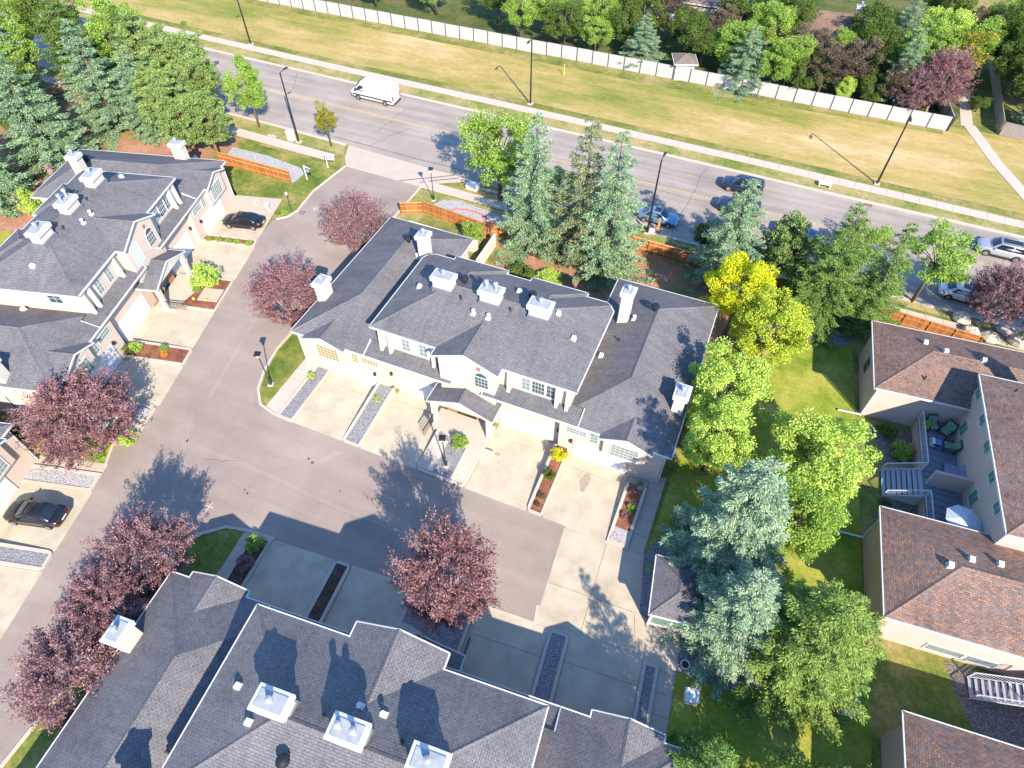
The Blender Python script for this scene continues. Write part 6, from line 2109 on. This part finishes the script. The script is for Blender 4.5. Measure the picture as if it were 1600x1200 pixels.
def post_lamp(label, x, y, h=4.2, z=0.0):
    t = thing('post_lamp', label, 'lamp', (x, y, z), 0.35, 'short lane lamps with square lanterns')
    MB().hexa([(-.24, -.24, 0), (.24, -.24, 0), (.24, .24, 0), (-.24, .24, 0), (-.22, -.22, .12), (.22, -.22, .12), (.22, .22, .12), (-.22, .22, .12)]).build('footing', 'pale_concrete', t)
    MB().lathe([(.15, .1), (.14, .5), (.07, .7), (.05, 1.2), (.045, h - .6), (.09, h - .55), (.04, h - .5)], 10).build('pole', 'dark_metal', t)
    MB().hexa([(-.09, -.09, h - .5), (.09, -.09, h - .5), (.09, .09, h - .5), (-.09, .09, h - .5), (-.17, -.17, h - .12), (.17, -.17, h - .12), (.17, .17, h - .12), (-.17, .17, h - .12)]).build('lantern', 'lantern_glass', t)
    MB().hexa([(-.27, -.27, h - .12), (.27, -.27, h - .12), (.27, .27, h - .12), (-.27, .27, h - .12), (-.2, -.2, h + .04), (.2, -.2, h + .04), (.2, .2, h + .04), (-.2, .2, h + .04)]).build('lantern_cap', 'black_metal', t)
    return t


post_lamp('lane lamp on the curved lawn corner of the middle block', *(-34.08, 25.52))
post_lamp('lane lamp at the tip of the gravel near the entrance', *(-33.35, 55.99))
post_lamp('lane lamp in the gravel bed below the porch', *(-15.77, 23.90), 4.0, 0.2)
post_lamp('lane lamp footing on the gravel beside the mail shelter', *(3.22, 24.00), 3.6)

# ------------------------------------------------------------------ signs and boxes
def yard_sign(label, x, y, rz, board, h=1.9):
    t = thing('sign', label, 'sign', (x, y, 0), rz)
    MB().box(-.05, .05, -.05, .05, 0, h).build('post', 'white_paint', t)
    MB().box(-.05, 1.1, -.04, .04, h - .12, h - .02).build('arm', 'white_paint', t)
    b = MB().box(.2, 1.02, -.025, .025, h - .85, h - .2).build('board', board, t)
    txt = 'white_paint' if board != 'white_paint' else 'paint_navy'
    for k, (a, c) in enumerate(((.28, .94), (.34, .8), (.28, .7))):
        MB().box(a, c, -.032, -.026, h - .38 - k * .16, h - .3 - k * .16).build('print_line', txt, b)
    return t


yard_sign('white estate sign at the corner of the drive entrance', -48.5, 57.0, R(18), 'white_paint')
yard_sign('dark estate sign hanging on a white post by the cedar fence', -49.4, 53.8, R(-12), 'paint_navy')
t = thing('lamp_post', 'small garden lamp post at the kerb corner across the lane', 'lamp', (*(-47.89, 48.23), 0))
MB().tube([(0, 0, 0), (0, 0, 1.7)], .035, 8).build('pole', 'dark_metal', t)
MB().lathe([(.05, 1.7), (.15, 1.8), (.15, 2.05), (.03, 2.15)], 8).build('lantern', 'lantern_glass', t)
t = thing('mailbox', 'white post box on the lawn corner across the lane', 'mailbox', (*(-49.69, 46.68), 0))
MB().tube([(0, 0, 0), (0, 0, .9)], .05, 8).build('post', 'white_paint', t)
MB().box(-.15, .15, -.25, .25, .9, 1.2).build('box', 'white_paint', t)
t = thing('utility_box', 'pale utility cabinet beside the black street light', 'cabinet', (*(-56.30, 60.54), 0), R(-2))
MB().box(-.4, .4, -.3, .3, 0, 1.25).build('cabinet', 'white_paint', t)
MB().box(-.45, .45, -.35, .35, 1.25, 1.32).build('lid', 'white_trim', t)
MB().box(-.01, .01, -.31, -.3, .1, 1.2).build('door_gap', 'dark_metal', t)
t = thing('utility_box', 'low white concrete box on the verge at the entrance', 'cabinet', (*(-30.17, 59.98), 0), R(-2))
MB().box(-.7, .7, -.5, .5, 0, .45).build('cabinet', 'white_paint', t)
MB().box(-.76, .76, -.56, .56, .45, .53).build('lid', 'white_trim', t)
t = thing('utility_cover', 'flat concrete utility cover in the verge beside the street light', 'cover', (*(-59.29, 60.12), 0), R(-2))
MB().box(-.6, .6, -.45, .45, 0, .06).build('frame', 'pale_concrete', t)
MB().box(-.5, .5, -.35, .35, .06, .08).build('cover', 'walk_concrete', t)
t = thing('concrete_bench', 'low white bench on the far verge by the kerb', 'bench', (*(8.42, 76.70), 0), R(-2))
MB().box(-.75, .75, -.36, .36, .36, .46).build('seat', 'white_paint', t)
for q in (-.6, .6):
    MB().box(q - .1, q + .1, -.3, .3, 0, .36).build('leg', 'pale_concrete', t)
t = thing('marker_post', 'thin yellow marker post in the dry field', 'post', (*(-29.87, 90.97), 0))
MB().tube([(0, 0, 0), (0, 0, 1.5)], .06, 8).build('post', 'yellow_post', t)
MB().tube([(0, 0, 1.5), (0, 0, 1.58)], .065, 8).build('cap', 'white_paint', t)
t = thing('storm_drain', 'rusty storm drain at the far kerb', 'drain', (13.5, 74.7, 0.014), R(-2))
MB().box(-.45, .45, -.25, .25, 0, .02).build('frame', 'terracotta', t)
for k in range(5):
    MB().box(-.4 + k * .18, -.3 + k * .18, -.2, .2, .02, .03).build('bar', 'dark_metal', t)

# staked sapling and hand tools by the lamp
t = thing('wooden_stake', 'wooden post with boards leaning beside the blue sedan', 'post', (*(-7.76, 60.30), 0))
MB().box(-.12, .12, -.06, .06, 0, 1.9).build('stake', 'cedar_rail', t)
MB().hexa([(-.4, -.05, .5), (.2, -.05, .9), (.2, .05, .9), (-.4, .05, .5), (-.4, -.05, .65), (.2, -.05, 1.05), (.2, .05, 1.05), (-.4, .05, .65)]).build('brace', 'cedar', t)
MB().lathe([(.35, 0), (.35, .25), (.1, .3)], 10, (-.6, -.1)).build('stone', 'white_paint', t)

# hose on the gravel
pts = []
for k in range(60):
    a = k / 59 * 2 * math.pi * 1.7
    r = 2.1 + .12 * math.sin(a * 3) - .004 * k
    pts.append((-28.4 + r * math.cos(a) * 1.1, 54.6 + r * math.sin(a) * .62, .05 + .02 * (k % 3)))
o = MB().tube(pts, .045, 6).build('garden_hose', 'red_hose', None, True)
tag(o, 'red garden hose looped on the white gravel behind the cedar fence', 'hose')

# boulder lamp, buckets
t = thing('garden_pedestal', 'white square pedestal on the shaded lawn by the bottom block', 'pedestal', (*(6.41, 14.29), 0), R(12))
MB().box(-.35, .35, -.35, .35, 0, .9).build('shaft', 'white_paint', t)
MB().hexa([(-.45, -.45, .9), (.45, -.45, .9), (.45, .45, .9), (-.45, .45, .9), (-.4, -.4, 1.0), (.4, -.4, 1.0), (.4, .4, 1.0), (-.4, .4, 1.0)]).build('cap', 'white_paint', t)
t = thing('utility_box', 'pale green utility cabinet beside the yellow green spruce', 'cabinet', (*(15.67, 17.65), 0), R(10))
MB().box(-.5, .5, -.5, .5, 0, 1.0).build('cabinet', 'rail_paint', t)
MB().box(-.55, .55, -.55, .55, 1.0, 1.08).build('lid', 'white_trim', t)
t = thing('planter_pot', 'white flower pot on the gravel near the mail shelter', 'pot', (*(5.64, 16.14), 0))
MB().lathe([(.2, 0), (.3, .4), (.32, .42), (.26, .42), (.24, .36)], 14).build('pot', 'white_paint', t)
MB().lathe([(.24, .3), (.24, .37)], 12).build('soil', 'dark_mulch', t)
t = thing('planter_pot', 'terracotta pot beside the end bed', 'pot', (*(-0.70, 27.68), .3))
MB().lathe([(.16, 0), (.24, .32), (.26, .34), (.2, .34)], 12).build('pot', 'grey_metal', t)
MB().lathe([(.19, .26), (.19, .3)], 12).build('soil', 'dark_mulch', t)
t = thing('slide', 'pink plastic play slide behind the far block', 'slide', (*(-79.51, 42.35), 0), R(40))
MB().hexa([(-1.4, -.35, 0), (.6, -.35, 1.2), (.6, .35, 1.2), (-1.4, .35, 0), (-1.4, -.35, .08), (.6, -.35, 1.28), (.6, .35, 1.28), (-1.4, .35, .08)]).build('chute', 'pink_toy', t)
MB().box(.6, 1.3, -.4, .4, 0, 1.25).build('tower', 'pink_toy', t)
t = thing('garden_lamp', 'white lantern post on the lawn behind the far block', 'lamp', (*(-64.03, 51.62), 0))
MB().tube([(0, 0, 0), (0, 0, .8)], .06, 8).build('post', 'white_paint', t)
MB().lathe([(.3, .7), (.18, .95), (.02, 1.2)], 8).build('shade', 'white_paint', t)
for k, (x, y) in enumerate(((-50.52, 30.72), (-48.62, 31.22), (-47.55, 31.47), (-46.31, 31.79))):
    o = MB().lathe([(.1, 0), (.16, .1), (.12, .22), (.03, .26)], 8).build('garden_light', 'yellow_post')
    o.location = (x, y, .3)
    tag(o, ('small yellow garden light nearest the far porch', 'second small garden light along the bed edge', 'third small garden light along the bed edge', 'small garden light nearest the lane kerb')[k], 'lamp', 'small lights in the bed across the lane')
# boulders behind the brown roof
for k, (px, py) in enumerate(((23.03, 58.42), (23.84, 56.71), (25.51, 56.68), (26.97, 58.21), (27.74, 57.17))):
    g = random.Random(k)
    mb = MB()
    prof = [(.1, 0), (.7, .05), (.85, .3), (.6, .6), (.2, .72)]
    mb.lathe(prof, 9)
    mb.v = [(x * g.uniform(.8, 1.2), y * g.uniform(.8, 1.2), z * g.uniform(.85, 1.15)) for x, y, z in mb.v]
    o = mb.build('boulder', 'pale_concrete')
    o.location = (px, py, 0)
    tag(o, ('pale boulder near the white sedan, first of the row behind the brown roof', 'pale boulder second in the row behind the brown roof', 'pale boulder in the middle of the row behind the brown roof', 'pale boulder fourth in the row under the purple trees', 'pale boulder last in the row at the right frame edge')[k], 'boulder', 'boulders behind the brown roof')
